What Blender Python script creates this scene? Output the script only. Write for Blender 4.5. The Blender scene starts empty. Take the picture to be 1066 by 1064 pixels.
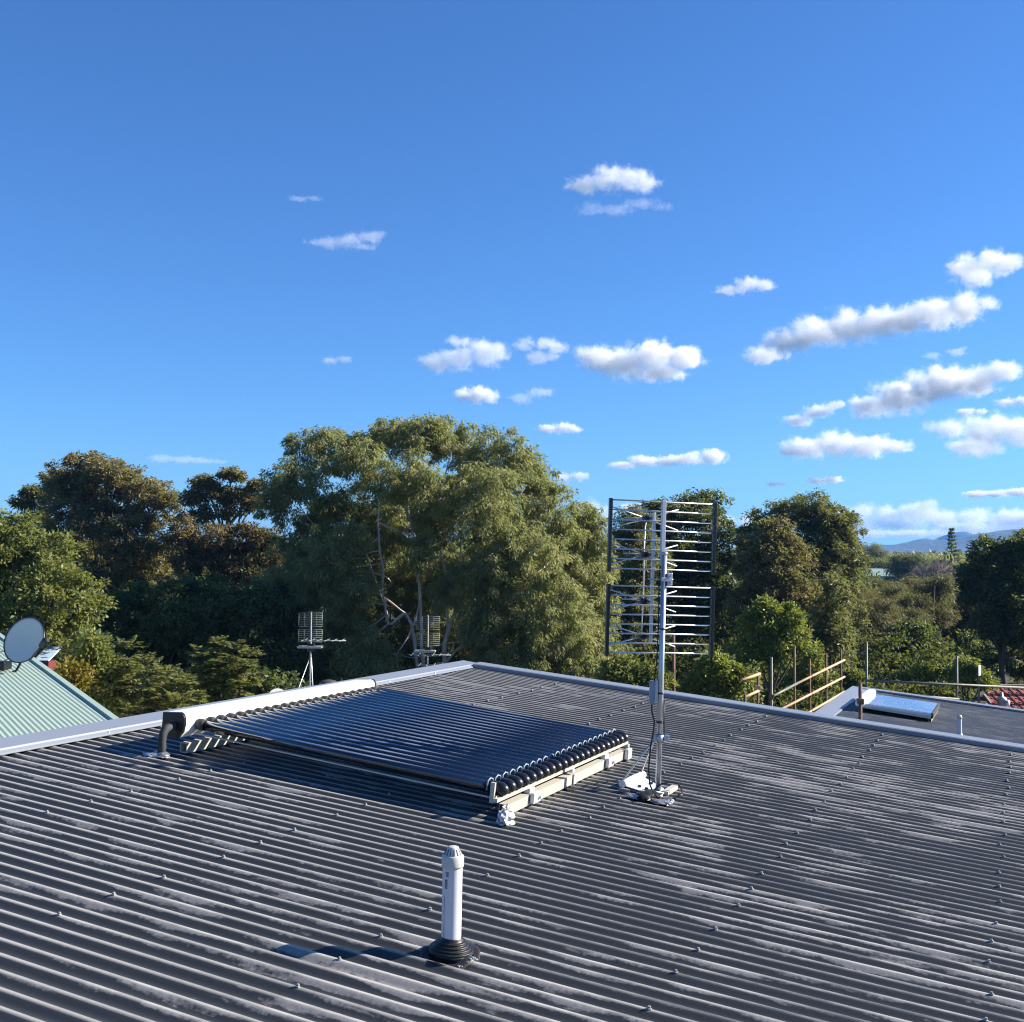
import bpy, bmesh, math, random
import numpy as np
from mathutils import Matrix, Vector
random.seed(7); RNG = np.random.default_rng(11)
SC = bpy.context.scene; COL = SC.collection
PI = math.pi

# ------------------------------------------------------------------ camera frame (metres, eye above ground EZ)
EZ = 5.6
EYE = np.array([0., 0., EZ])
FPX = 1200.; CX, CY = 533., 532.; PW, PH = 1066., 1064.
RC = np.array([[0.99996192, -0.00872654, 0.0],
               [-0.0003728, -0.0427191, -0.99908705],
               [0.00871857, 0.99904901, -0.04272073]])          # camera -> world
def ray(x, y): return RC @ np.array([x - CX, -(y - CY), -FPX])
def at(x, y, D):                                                 # point seen at a place of the photo, D metres ahead
    d = ray(x, y); return EYE + d * (D / d[1])
# roof frame: c runs down the slope, p along the purlins, n square to the roof
Cv = np.array([0.9089131, -0.40672162, -0.09194834]); Pv = np.array([0.40845191, 0.91277984, 0.0])
Nv = np.array([0.08392859, -0.03755648, 0.99576378])
HH = 1.32
RO = EYE - Nv * HH
def Q(c, p, z=0.): return RO + Cv * c + Pv * p + Nv * z
RF3 = np.stack([Cv, Pv, Nv], 1)
def roofmat(c, p, z=0.):
    M = Matrix.Identity(4)
    for i in range(3):
        for j in range(3): M[i][j] = RF3[i, j]
    M.translation = Vector(Q(c, p, z)); return M

# ------------------------------------------------------------------ mesh builder
class MB:
    def __init__(s): s.v = []; s.f = []; s.sm = []
    def add(s, vs, fs, smooth=False):
        o = len(s.v); s.v += [tuple(map(float, v)) for v in vs]
        s.f += [tuple(i + o for i in f) for f in fs]; s.sm += [smooth] * len(fs)
    def box(s, lo, hi, bev=0.0, M=None):
        lo = np.array(lo, float); hi = np.array(hi, float)
        if bev <= 0:
            vs = [(x, y, z) for x in (lo[0], hi[0]) for y in (lo[1], hi[1]) for z in (lo[2], hi[2])]
            fs = [(0, 1, 3, 2), (4, 6, 7, 5), (0, 4, 5, 1), (2, 3, 7, 6), (0, 2, 6, 4), (1, 5, 7, 3)]
            if M is not None: vs = [tuple(M @ Vector(v)) for v in vs]
            s.add(vs, fs)
        else:
            bm = bmesh.new(); bmesh.ops.create_cube(bm, size=1)
            for v in bm.verts: v.co = Vector(((lo + hi) / 2 + np.array(v.co) * (hi - lo)))
            bmesh.ops.bevel(bm, geom=bm.edges[:] , offset=bev, segments=2, affect='EDGES', profile=0.5)
            bm.verts.index_update()
            vs = [(M @ v.co if M is not None else v.co) for v in bm.verts]
            s.add([tuple(v) for v in vs], [tuple(v.index for v in f.verts) for f in bm.faces]); bm.free()
    def bar(s, a, b, w, h, up=(0, 0, 1)):
        a = np.array(a, float); b = np.array(b, float); d = b - a; L = np.linalg.norm(d); d /= L
        u = np.array(up, float); r = np.cross(d, u); r /= np.linalg.norm(r); u = np.cross(r, d)
        vs = [p + r * (i * w / 2) + u * (j * h / 2) for p in (a, b) for i in (-1, 1) for j in (-1, 1)]
        s.add(vs, [(0, 1, 3, 2), (4, 6, 7, 5), (0, 4, 5, 1), (2, 3, 7, 6), (0, 2, 6, 4), (1, 5, 7, 3)])
    def tube(s, pts, r, n=8, caps=True):
        pts = [np.array(p, float) for p in pts]
        rs = r if hasattr(r, '__len__') else [r] * len(pts)
        vs = []; fs = []; u = None
        for i, p in enumerate(pts):
            d = pts[min(i + 1, len(pts) - 1)] - pts[max(i - 1, 0)]; d /= (np.linalg.norm(d) + 1e-9)
            if u is None:
                u = np.cross(d, (0.31, 0.77, 0.55)); u /= np.linalg.norm(u)
            else:
                u = u - d * (u @ d); u /= np.linalg.norm(u)
            w = np.cross(d, u)
            for k in range(n):
                a = 2 * PI * k / n; vs.append(p + rs[i] * (math.cos(a) * u + math.sin(a) * w))
        for i in range(len(pts) - 1):
            for k in range(n):
                fs.append((i * n + k, i * n + (k + 1) % n, (i + 1) * n + (k + 1) % n, (i + 1) * n + k))
        s.add(vs, fs, True)
        if caps:
            o = len(s.v) - len(vs)
            s.f += [tuple(o + k for k in range(n))[::-1], tuple(o + (len(pts) - 1) * n + k for k in range(n))]; s.sm += [False, False]
    def lathe(s, prof, n=24, M=None, smooth=True):
        vs = []; fs = []
        for (r, z) in prof:
            for k in range(n):
                a = 2 * PI * k / n; v = Vector((r * math.cos(a), r * math.sin(a), z)); vs.append(M @ v if M is not None else v)
        for i in range(len(prof) - 1):
            for k in range(n):
                fs.append((i * n + k, i * n + (k + 1) % n, (i + 1) * n + (k + 1) % n, (i + 1) * n + k))
        s.add(vs, fs, smooth)
    def prism(s, poly, d):                                       # extrude a 3D polygon along vector d
        poly = [np.array(q, float) for q in poly]; n = len(poly); d = np.array(d, float)
        vs = poly + [q + d for q in poly]
        fs = [tuple(range(n))[::-1], tuple(range(n, 2 * n))] + [(k, (k + 1) % n, n + (k + 1) % n, n + k) for k in range(n)]
        s.add(vs, fs)
    def build(s, name, mat, parent=None, world=True, recalc=True):
        me = bpy.data.meshes.new(name); me.from_pydata(s.v, [], s.f); me.update()
        if recalc:
            bm = bmesh.new(); bm.from_mesh(me); bmesh.ops.recalc_face_normals(bm, faces=bm.faces[:]); bm.to_mesh(me); bm.free()
        if any(s.sm): me.polygons.foreach_set('use_smooth', s.sm)
        o = bpy.data.objects.new(name, me); COL.objects.link(o); me.materials.append(mat)
        if parent is not None:
            o.parent = parent
            if world: o.matrix_parent_inverse = root_world(parent).inverted()
        return o
ROOTW = {}
def root_world(o):
    M = Matrix.Identity(4)
    while o is not None:
        M = o.matrix_basis if o.parent is None else (o.matrix_parent_inverse @ o.matrix_basis)
        if o.parent is None: return M if not hasattr(o, '_x') else M
        if o.matrix_parent_inverse != Matrix.Identity(4):
            return root_world_chain(o)
        o = o.parent
    return M
def root_world_chain(o):
    M = Matrix.Identity(4); ch = []
    while o is not None: ch.append(o); o = o.parent
    for q in reversed(ch): M = M @ q.matrix_parent_inverse @ q.matrix_basis
    return M
root_world = root_world_chain
def tag(o, label=None, cat=None, group=None, kind=None):
    if label: o['label'] = label
    if cat: o['category'] = cat
    if group: o['group'] = group
    if kind: o['kind'] = kind
    return o
def empty(name, M, label, cat, group=None):
    o = bpy.data.objects.new(name, None); COL.objects.link(o); o.empty_display_size = .2
    o.matrix_basis = M if isinstance(M, Matrix) else Matrix.Translation(Vector(M))
    return tag(o, label, cat, group)
def copy_tree(o, parent=None):
    c = o.copy(); COL.objects.link(c)
    if parent is not None: c.parent = parent
    for ch in list(o.children): copy_tree(ch, c)
    return c

# ------------------------------------------------------------------ materials
def newmat(name):
    m = bpy.data.materials.new(name); m.use_nodes = True; nt = m.node_tree
    for n in list(nt.nodes): nt.nodes.remove(n)
    return m, nt
def N(nt, t, **kw):
    n = nt.nodes.new(t)
    for k, v in kw.items():
        if k.startswith('i_'):
            key = k[2:]; n.inputs[int(key) if key.isdigit() else key.replace('_', ' ')].default_value = v
        else: setattr(n, k, v)
    return n
def L(nt, a, b): nt.links.new(a, b)
def math_(nt, op, a, b=None, c=None, clamp=False):
    n = nt.nodes.new('ShaderNodeMath'); n.operation = op; n.use_clamp = clamp
    for i, x in enumerate((a, b, c)):
        if x is None: continue
        if isinstance(x, (int, float)): n.inputs[i].default_value = x
        else: nt.links.new(x, n.inputs[i])
    return n.outputs[0]
def mixc(nt, fac, a, b):
    n = nt.nodes.new('ShaderNodeMix'); n.data_type = 'RGBA'
    for idx, x in ((0, fac), (6, a), (7, b)):
        if isinstance(x, (int, float)): n.inputs[idx].default_value = x
        elif isinstance(x, tuple): n.inputs[idx].default_value = (*x, 1)[:4]
        else: nt.links.new(x, n.inputs[idx])
    return n.outputs[2]
def plain(name, col, rough=.5, metal=0., spec=.5, var=.12, scale=8., bump=0., dirt=None, coat=0.):
    m, nt = newmat(name); out = N(nt, 'ShaderNodeOutputMaterial'); b = N(nt, 'ShaderNodeBsdfPrincipled')
    tc = N(nt, 'ShaderNodeTexCoord'); nz = N(nt, 'ShaderNodeTexNoise', i_Scale=scale, i_Detail=5.)
    L(nt, tc.outputs['Object'], nz.inputs['Vector'])
    d = dirt or tuple(c * .55 for c in col)
    fac = math_(nt, 'MULTIPLY', math_(nt, 'SUBTRACT', nz.outputs[0], .35, clamp=True), var * 5, clamp=True)
    L(nt, mixc(nt, fac, col, d), b.inputs['Base Color'])
    L(nt, math_(nt, 'ADD', rough - .08, math_(nt, 'MULTIPLY', nz.outputs[0], .16)), b.inputs['Roughness'])
    b.inputs['Metallic'].default_value = metal; b.inputs['Specular IOR Level'].default_value = spec
    b.inputs['Coat Weight'].default_value = coat
    if bump:
        bp = N(nt, 'ShaderNodeBump', i_Strength=bump, i_Distance=.01); L(nt, nz.outputs[0], bp.inputs['Height']); L(nt, bp.outputs[0], b.inputs['Normal'])
    L(nt, b.outputs[0], out.inputs[0]); return m

def roof_mat(name, base, dust_glint, amount, crest=True):
    m, nt = newmat(name); out = N(nt, 'ShaderNodeOutputMaterial'); b = N(nt, 'ShaderNodeBsdfPrincipled')
    tc = N(nt, 'ShaderNodeTexCoord'); sep = N(nt, 'ShaderNodeSeparateXYZ'); L(nt, tc.outputs['Object'], sep.inputs[0])
    # smears stretched along the sheet (c)
    mp = N(nt, 'ShaderNodeMapping'); mp.inputs['Scale'].default_value = (2.2, 12., 0.); L(nt, tc.outputs['Object'], mp.inputs[0])
    n1 = N(nt, 'ShaderNodeTexNoise', i_Scale=1., i_Detail=5., i_Roughness=.6, i_Distortion=.4); L(nt, mp.outputs[0], n1.inputs['Vector'])
    mp2 = N(nt, 'ShaderNodeMapping'); mp2.inputs['Scale'].default_value = (.55, .8, 0.); mp2.inputs['Location'].default_value = (4.1, 2.2, 0); L(nt, tc.outputs['Object'], mp2.inputs[0])
    n2 = N(nt, 'ShaderNodeTexNoise', i_Scale=1., i_Detail=3., i_Roughness=.5); L(nt, mp2.outputs[0], n2.inputs['Vector'])
    n3 = N(nt, 'ShaderNodeTexNoise', i_Scale=60., i_Detail=4., i_Roughness=.7); L(nt, tc.outputs['Object'], n3.inputs['Vector'])
    big = math_(nt, 'MULTIPLY', math_(nt, 'SUBTRACT', n2.outputs[0], .42, clamp=True), 1.9, clamp=True)
    # chalky film: rubbed pale, with a painted sun highlight, along the crests, patchy on their flanks, worn away in the pans
    zc = math_(nt, 'MULTIPLY', math_(nt, 'ADD', sep.outputs['Z'], .0085), 1 / .017, clamp=True) if crest else .5
    s = math_(nt, 'ADD', n1.outputs[0], math_(nt, 'MULTIPLY', big, .26))
    s = math_(nt, 'ADD', s, math_(nt, 'MULTIPLY', zc, .22) if crest else .08)
    s = math_(nt, 'ADD', s, math_(nt, 'MULTIPLY', math_(nt, 'SUBTRACT', n3.outputs[0], .5), .16))
    film = math_(nt, 'MULTIPLY', math_(nt, 'SUBTRACT', s, .735, clamp=True), 12., clamp=True)
    film = math_(nt, 'MULTIPLY', film, math_(nt, 'MULTIPLY', math_(nt, 'ADD', .5, n3.outputs[0]), amount))
    if crest:
        cr = math_(nt, 'MULTIPLY', math_(nt, 'SUBTRACT', zc, .80, clamp=True), 5.5, clamp=True)  # crest line: part chalk, part sun highlight put into the colour
        wear_glint = math_(nt, 'MULTIPLY', math_(nt, 'SUBTRACT', math_(nt, 'ADD', n1.outputs[0], math_(nt, 'MULTIPLY', big, .35)), .50, clamp=True), 5., clamp=True)
        left = math_(nt, 'MULTIPLY', math_(nt, 'SUBTRACT', -.35, math_(nt, 'ADD', sep.outputs['X'], math_(nt, 'MULTIPLY', sep.outputs['Y'], .16))), .55, clamp=True)   # crest chalk and painted highlight grow stronger uphill
        wear_glint = math_(nt, 'MAXIMUM', wear_glint, math_(nt, 'MULTIPLY', left, .85))
        cr = math_(nt, 'MULTIPLY', cr, math_(nt, 'ADD', .06, math_(nt, 'ADD', math_(nt, 'MULTIPLY', wear_glint, .70), math_(nt, 'MULTIPLY', n3.outputs[0], .25)), clamp=True))
        film = math_(nt, 'MAXIMUM', film, math_(nt, 'MULTIPLY', cr, .88))
    fine = math_(nt, 'MULTIPLY', n3.outputs[0], .25)
    c0 = mixc(nt, fine, base, tuple(c * 1.9 for c in base))
    L(nt, mixc(nt, film, c0, dust_glint), b.inputs['Base Color'])
    L(nt, math_(nt, 'ADD', .36, math_(nt, 'MULTIPLY', film, .25)), b.inputs['Roughness'])
    b.inputs['Specular IOR Level'].default_value = .5
    bp = N(nt, 'ShaderNodeBump', i_Strength=.15, i_Distance=.004); L(nt, n3.outputs[0], bp.inputs['Height']); L(nt, bp.outputs[0], b.inputs['Normal'])
    L(nt, b.outputs[0], out.inputs[0]); return m

def leaf_mat(name, a, b_, c_=None, trans=.3, rough=.5, spec=.35):
    m, nt = newmat(name); out = N(nt, 'ShaderNodeOutputMaterial')
    at_ = N(nt, 'ShaderNodeAttribute', attribute_name='tint'); col = mixc(nt, at_.outputs['Fac'], a, b_)
    if c_:
        at2 = N(nt, 'ShaderNodeAttribute', attribute_name='odd'); col = mixc(nt, at2.outputs['Fac'], col, c_)
    p = N(nt, 'ShaderNodeBsdfPrincipled'); L(nt, col, p.inputs['Base Color']); p.inputs['Roughness'].default_value = rough
    p.inputs['Specular IOR Level'].default_value = spec
    t = N(nt, 'ShaderNodeBsdfTranslucent'); L(nt, mixc(nt, .35, col, (.35, .42, .04)), t.inputs['Color'])
    mx = N(nt, 'ShaderNodeMixShader', i_0=trans); L(nt, p.outputs[0], mx.inputs[1]); L(nt, t.outputs[0], mx.inputs[2])
    L(nt, mx.outputs[0], out.inputs[0]); return m

M = {}
M['roof'] = roof_mat('dark grey corrugated steel', (.036, .0375, .0365), (.54, .515, .47), .41)
M['roof_far'] = roof_mat('dark grey steel sheet', (.052, .055, .056), (.20, .20, .195), .45)
M['flash'] = plain('grey blue flashing steel', (.215, .235, .265), .38, 0, .5, .06, 3.)
M['screw'] = plain('dusty screw', (.30, .29, .26), .55, .2)
M['white'] = plain('white powder coat', (.80, .80, .81), .35, 0, .5, .04, 4.)
M['pvc'] = plain('white pvc', (.60, .59, .61), .42, 0, .4, .16, 14., dirt=(.46, .44, .45))
M['pvc_cap'] = plain('cream pvc', (.52, .50, .44), .45, 0, .5, .08, 12.)
M['black'] = plain('black plastic', (.010, .010, .012), .30, 0, .5, .1)
M['rubber'] = plain('black rubber', (.016, .016, .017), .45, 0, .4, .15, 20., .3)
M['cream'] = plain('cream anodised aluminium', (.50, .465, .385), .5, .1, .5, .1, 9.)
M['alu'] = plain('aluminium', (.62, .63, .64), .42, .35, .5, .1, 9.)
M['dullalu'] = plain('dull aluminium', (.27, .29, .27), .55, .2, .4, .1, 9.)
M['galv'] = plain('galvanised steel', (.50, .53, .56), .38, .7, .5, .12, 14.)
M['foil'] = plain('crumpled aluminium foil', (.48, .48, .48), .38, .8, .5, .02, 30.)
M['cable'] = plain('black cable', (.012, .012, .012), .45)
M['box'] = plain('grey plastic box', (.28, .33, .36), .45)
M['foam'] = plain('black foam lagging', (.06, .06, .058), .75, 0, .3, .3, 25., .4)
M['rust'] = plain('rusty scaffold tube', (.20, .105, .065), .75, .1, .3, .4, 9., .3, dirt=(.09, .05, .035))
M['rustpale'] = plain('weathered scaffold rail', (.50, .33, .20), .7, .1, .3, .3, 7., .2, dirt=(.26, .14, .08))
M['scafgrey'] = plain('grey scaffold tube', (.16, .16, .13), .6, .4, .3, .3, 9.)
M['green_roof'] = plain('pale green steel', (.30, .39, .325), .6, 0, .25, .08, 2.)
M['green_dark'] = plain('sea green steel', (.30, .40, .35), .5)
M['dish'] = plain('grey dish', (.66, .62, .56), .5, 0, .4, .06, 6.)
M['render'] = plain('pale render', (.55, .53, .48), .85, 0, .2, .1, 2.)
M['tile'] = plain('red roof tile', (.24, .055, .045), .6, 0, .4, .3, 5., .2)
M['tileedge'] = plain('weathered tile end', (.42, .33, .28), .7)
M['red'] = plain('red paint', (.15, .03, .026), .6)
M['paleblue'] = plain('pale blue sheet', (.42, .55, .68), .5)
M['cream_wall'] = plain('cream boards', (.66, .60, .40), .7)
M['bark_pale'] = plain('smooth pale gum bark', (.62, .55, .47), .8, 0, .2, .3, 2.5, .2, dirt=(.24, .17, .12))
M['bark'] = plain('brown bark', (.12, .09, .07), .9, 0, .2, .3, 5., .5)
M['bark_grey'] = plain('grey bark', (.23, .20, .17), .9, 0, .2, .3, 5., .4)
M['twig'] = plain('bare twig', (.27, .22, .20), .9, 0, .2, .2, 5.)
M['mark'] = plain('grey printing', (.12, .12, .16), .6)

def glass_mat():
    m, nt = newmat('dark blue vacuum tube glass'); out = N(nt, 'ShaderNodeOutputMaterial'); b = N(nt, 'ShaderNodeBsdfPrincipled')
    tc = N(nt, 'ShaderNodeTexCoord'); nz = N(nt, 'ShaderNodeTexNoise', i_Scale=5., i_Detail=3.); L(nt, tc.outputs['Object'], nz.inputs[0])
    # clear glass over a near-black absorber; a pale blue highlight is painted along the upward side of each tube
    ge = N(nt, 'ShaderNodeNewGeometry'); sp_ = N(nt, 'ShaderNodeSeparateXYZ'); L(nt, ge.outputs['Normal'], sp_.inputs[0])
    dust_glint = math_(nt, 'MULTIPLY', math_(nt, 'SUBTRACT', sp_.outputs['Z'], .80, clamp=True), 8., clamp=True)
    dust_glint = math_(nt, 'MULTIPLY', dust_glint, math_(nt, 'MULTIPLY', math_(nt, 'ADD', .4, nz.outputs[0]), .36))
    L(nt, mixc(nt, dust_glint, (.003, .004, .010), (.36, .45, .62)), b.inputs['Base Color'])
    b.inputs['Roughness'].default_value = .05; b.inputs['IOR'].default_value = 1.9
    L(nt, b.outputs[0], out.inputs[0]); return m
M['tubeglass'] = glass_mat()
M['panelglass'] = plain('blue absorber under glass', (.06, .13, .30), .09, 0, 1., .02, 3.)
def ground_mat():
    m, nt = newmat('grass and leaf litter'); out = N(nt, 'ShaderNodeOutputMaterial'); b = N(nt, 'ShaderNodeBsdfPrincipled')
    tc = N(nt, 'ShaderNodeTexCoord'); n1 = N(nt, 'ShaderNodeTexNoise', i_Scale=.12, i_Detail=6.); n2 = N(nt, 'ShaderNodeTexNoise', i_Scale=2.5, i_Detail=6.)
    L(nt, tc.outputs['Object'], n1.inputs[0]); L(nt, tc.outputs['Object'], n2.inputs[0])
    c = mixc(nt, n1.outputs[0], (.035, .045, .016), (.06, .05, .03)); L(nt, mixc(nt, math_(nt, 'MULTIPLY', n2.outputs[0], .6), c, (.03, .035, .015)), b.inputs['Base Color'])
    b.inputs['Roughness'].default_value = .95; L(nt, b.outputs[0], out.inputs[0]); return m
M['ground'] = ground_mat()
def mtn_mat():
    m, nt = newmat('forested mountain'); out = N(nt, 'ShaderNodeOutputMaterial'); b = N(nt, 'ShaderNodeBsdfPrincipled')
    tc = N(nt, 'ShaderNodeTexCoord'); n1 = N(nt, 'ShaderNodeTexNoise', i_Scale=.006, i_Detail=8., i_Roughness=.65); L(nt, tc.outputs['Object'], n1.inputs[0])
    L(nt, mixc(nt, n1.outputs[0], (.035, .05, .03), (.075, .085, .05)), b.inputs['Base Color']); b.inputs['Roughness'].default_value = .95
    n2 = N(nt, 'ShaderNodeTexNoise', i_Scale=.03, i_Detail=6.); L(nt, tc.outputs['Object'], n2.inputs[0])
    bp = N(nt, 'ShaderNodeBump', i_Strength=1., i_Distance=12.); L(nt, n2.outputs[0], bp.inputs['Height']); L(nt, bp.outputs[0], b.inputs['Normal'])
    L(nt, b.outputs[0], out.inputs[0]); return m
M['mountain'] = mtn_mat()

# ------------------------------------------------------------------ sun, sky, camera, render settings
SUN_AZ, SUN_EL = math.radians(80.5), math.radians(28.)
SUN_STRENGTH, SKY_STRENGTH, EXPOSURE = 5.0, .050, 1.28
HAZE_DENSITY = 1.5e-4
SKY_TINT = (.455, .86, 1.45, 1.)
ld = bpy.data.lights.new('sun', 'SUN'); ld.energy = SUN_STRENGTH; ld.angle = math.radians(.53); ld.color = (1., .93, .82)
lo = bpy.data.objects.new('sun', ld); COL.objects.link(lo)
sd = Vector((math.sin(SUN_AZ) * math.cos(SUN_EL), math.cos(SUN_AZ) * math.cos(SUN_EL), math.sin(SUN_EL)))
lo.rotation_euler = sd.to_track_quat('Z', 'Y').to_euler(); lo.location = (40, 10, 60)
w = bpy.data.worlds.new('World'); SC.world = w; w.use_nodes = True; nt = w.node_tree
for n in list(nt.nodes): nt.nodes.remove(n)
sky = N(nt, 'ShaderNodeTexSky'); sky.sky_type = 'NISHITA'; sky.sun_disc = False
sky.sun_elevation = SUN_EL; sky.sun_rotation = SUN_AZ; sky.altitude = 60; sky.air_density = 1.0; sky.dust_density = .1; sky.ozone_density = 1.5
bg = N(nt, 'ShaderNodeBackground', i_Strength=SKY_STRENGTH); wo = N(nt, 'ShaderNodeOutputWorld')
hs = N(nt, 'ShaderNodeMix', data_type='RGBA', blend_type='MULTIPLY'); hs.inputs[0].default_value = 1.; hs.inputs[7].default_value = SKY_TINT; L(nt, sky.outputs[0], hs.inputs[6]); L(nt, hs.outputs[2], bg.inputs[0]); L(nt, bg.outputs[0], wo.inputs[0])
cd = bpy.data.cameras.new('camera'); cam = bpy.data.objects.new('camera', cd); COL.objects.link(cam); SC.camera = cam
cd.sensor_fit = 'HORIZONTAL'; cd.sensor_width = 36.; cd.lens = 36. * FPX / PW; cd.clip_start = .05; cd.clip_end = 40000.
cm = Matrix.Identity(4)
for i in range(3):
    for j in range(3): cm[i][j] = RC[i, j]
cm.translation = Vector(EYE); cam.matrix_world = cm
vs = SC.view_settings; vs.view_transform = 'Standard'; vs.look = 'None'; vs.exposure = EXPOSURE; vs.gamma = 1.
try: vs.use_curve_mapping = False
except Exception: pass
SC.render.engine = 'CYCLES'; cy = SC.cycles
cy.max_bounces = 16; cy.diffuse_bounces = 4; cy.glossy_bounces = 3; cy.transmission_bounces = 4; cy.volume_bounces = 14; cy.transparent_max_bounces = 6
cy.use_denoising = True; cy.denoiser = 'OPENIMAGEDENOISE'; cy.denoising_input_passes = 'RGB_ALBEDO_NORMAL'; cy.denoising_prefilter = 'NONE'; cy.pixel_filter_type = 'BLACKMAN_HARRIS'; cy.filter_width = 1.15; cy.sample_clamp_indirect = 6.; cy.caustics_reflective = False; cy.caustics_refractive = False
cy.use_adaptive_sampling = True; cy.adaptive_threshold = .012; cy.volume_step_rate = 1.; cy.volume_max_steps = 128

# ------------------------------------------------------------------ ground, mountains, haze
def gz(x, y):
    r = math.hypot(x, y); t = min(max((r - 300.) / 420., 0.), 1.); t = t * t * (3 - 2 * t)
    h = 4.5 * t
    h += .35 * math.sin(x * .05) * math.sin(y * .043 + 1.) * min(1., max(0., (r - 25) / 40.))
    if r > 1200: h -= (r - 1200) * .0012
    return h
def make_ground():
    vs = [(0, 0, gz(0, 0))]; fs = []; na = 96
    rs = [4, 8, 14, 22, 32, 45, 60, 80, 105, 140, 185, 240, 300, 360, 430, 520, 640, 800, 1100, 1600, 2300, 3200, 4300, 5200]
    for r in rs:
        for k in range(na):
            a = 2 * PI * k / na; x = r * math.cos(a); y = r * math.sin(a); vs.append((x, y, gz(x, y)))
    for k in range(na): fs.append((0, 1 + k, 1 + (k + 1) % na))
    for i in range(len(rs) - 1):
        for k in range(na):
            a = 1 + i * na + k; b = 1 + i * na + (k + 1) % na; fs.append((a, a + na, b + na, b))
    m = MB(); m.add(vs, fs, True); o = m.build('ground', M['ground']); tag(o, kind='structure'); return o
make_ground()
def mountain(name, D, prof, depth, seed):
    rng = np.random.default_rng(seed); prof = sorted(prof); xs = np.linspace(prof[0][0], prof[-1][0], 260)
    ys = np.interp(xs, [a for a, b in prof], [b for a, b in prof])
    k = np.zeros_like(xs)
    for fq, am in ((.035, 1.0), (.09, .55), (.22, .3), (.6, .16)): k += am * np.sin(xs * fq * 2 + rng.uniform(0, 6)) * rng.uniform(.7, 1.2)
    ys = ys + k * .7
    rows = 26; vs = []; fs = []
    for j in range(rows):
        t = j / (rows - 1); yy = D - depth * (1 - t)                     # foot in front, crest behind
        for i, (x, y) in enumerate(zip(xs, ys)):
            top = at(x, y, D); zb = -4.
            hgt = max(top[2] - zb, 2.)
            prof_ = t ** 1.15
            rough = 1 + .10 * math.sin(i * .19 + j * .45 + seed) + .07 * math.sin(i * .43 - j * .7)
            z = zb + hgt * prof_ * (rough if j < rows - 1 else 1)
            z = min(z, zb + hgt)
            vs.append((top[0] / D * yy if False else top[0], yy, z))
    n = len(xs)
    for j in range(rows - 1):
        for i in range(n - 1): fs.append((j * n + i, j * n + i + 1, (j + 1) * n + i + 1, (j + 1) * n + i))
    b = len(vs)                                                          # back slope
    for i in range(n): vs.append((vs[(rows - 1) * n + i][0], D + depth * .8, -4.))
    for i in range(n - 1): fs.append(((rows - 1) * n + i, (rows - 1) * n + i + 1, b + i + 1, b + i))
    m = MB(); m.add(vs, fs, True); o = m.build(name, M['mountain']); tag(o, kind='structure')
mountain('hills', 3000., [(-300, 578), (100, 575), (500, 574), (800, 572), (905, 569), (935, 566.5), (962, 563.5), (985, 562), (1010, 556.5), (1035, 553.5), (1066, 551), (1150, 545), (1400, 548), (1700, 560)], 900., 3)
mountain('mountains', 3900., [(500, 578), (880, 572), (925, 567), (948, 563), (962, 560), (970, 562.5), (978, 560), (990, 556), (1001, 553.5), (1008, 556), (1030, 560), (1100, 566), (1500, 575)], 500., 5)
def haze():
    m, nt = newmat('thin bluish air'); out = N(nt, 'ShaderNodeOutputMaterial'); v = N(nt, 'ShaderNodeVolumePrincipled')
    v.inputs['Color'].default_value = (.16, .43, .95, 1); v.inputs['Density'].default_value = HAZE_DENSITY; v.inputs['Anisotropy'].default_value = .1
    L(nt, v.outputs[0], out.inputs['Volume'])
    b = MB(); b.box((-5400, -5400, -5.2), (5400, 5400, 135)); o = b.build('haze', m); tag(o, kind='stuff')
haze()

# ------------------------------------------------------------------ our house: corrugated skillion roof
PITCHW = .0762; CREST0 = 2.663; AMP = .0085
def crest(p): return CREST0 + round((p - CREST0) / PITCHW) * PITCHW
def corr_sheet(c0, c1, p0, p1, seg=10, amp=AMP):
    nw = int((p1 - p0) / PITCHW) + 1; ps = [CREST0 + (k / seg) * PITCHW for k in range(int((p0 - CREST0) / PITCHW * seg), int((p1 - CREST0) / PITCHW * seg) + 1)]
    cs = list(np.linspace(c0, c1, 12)); vs = []; fs = []
    for c in cs:
        for p in ps: vs.append((c, p, amp * math.cos(2 * PI * (p - CREST0) / PITCHW)))
    n = len(ps)
    for i in range(len(cs) - 1):
        for k in range(n - 1): fs.append((i * n + k, i * n + k + 1, (i + 1) * n + k + 1, (i + 1) * n + k))
    return vs, fs
RM0 = roofmat(0, 0, 0)
house = empty('house', Q(-1., 4., -1.0) * np.array([1, 1, 0]), 'house under the dark grey corrugated steel roof that fills the foreground', 'house')
def part_rf(mb, name, mat, parent, Mx=None, recalc=True):
    """part whose vertices are written in a roof frame Mx, under a world-placed parent"""
    o = mb.build(name, mat, parent, world=False, recalc=recalc)
    o.matrix_parent_inverse = root_world(parent).inverted() @ (Mx or RM0)
    return o
ZR = -.0085                                                              # sheet mean plane: crests touch the measured plane
BARGE = 8.97
m = MB(); vs_, fs_ = corr_sheet(-4.34, 2.4, -2.2, BARGE); m.add([(a, b, c) for a, b, c in vs_], fs_, True)
roof_sheet = part_rf(m, 'roof_sheet', M['roof'], house, roofmat(0, 0, ZR), recalc=False)
m = MB()                                                                 # high-end capping: flat top, folded lip over the sheet, drop outside
def strip(profile, a0, a1, axis):
    vs = []; n = len(profile)
    for a in (a0, a1):
        for (u, z) in profile: vs.append((u, a, z) if axis == 'p' else (a, u, z))
    return vs, [(i, i + 1, n + i + 1, n + i) for i in range(n - 1)]
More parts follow.
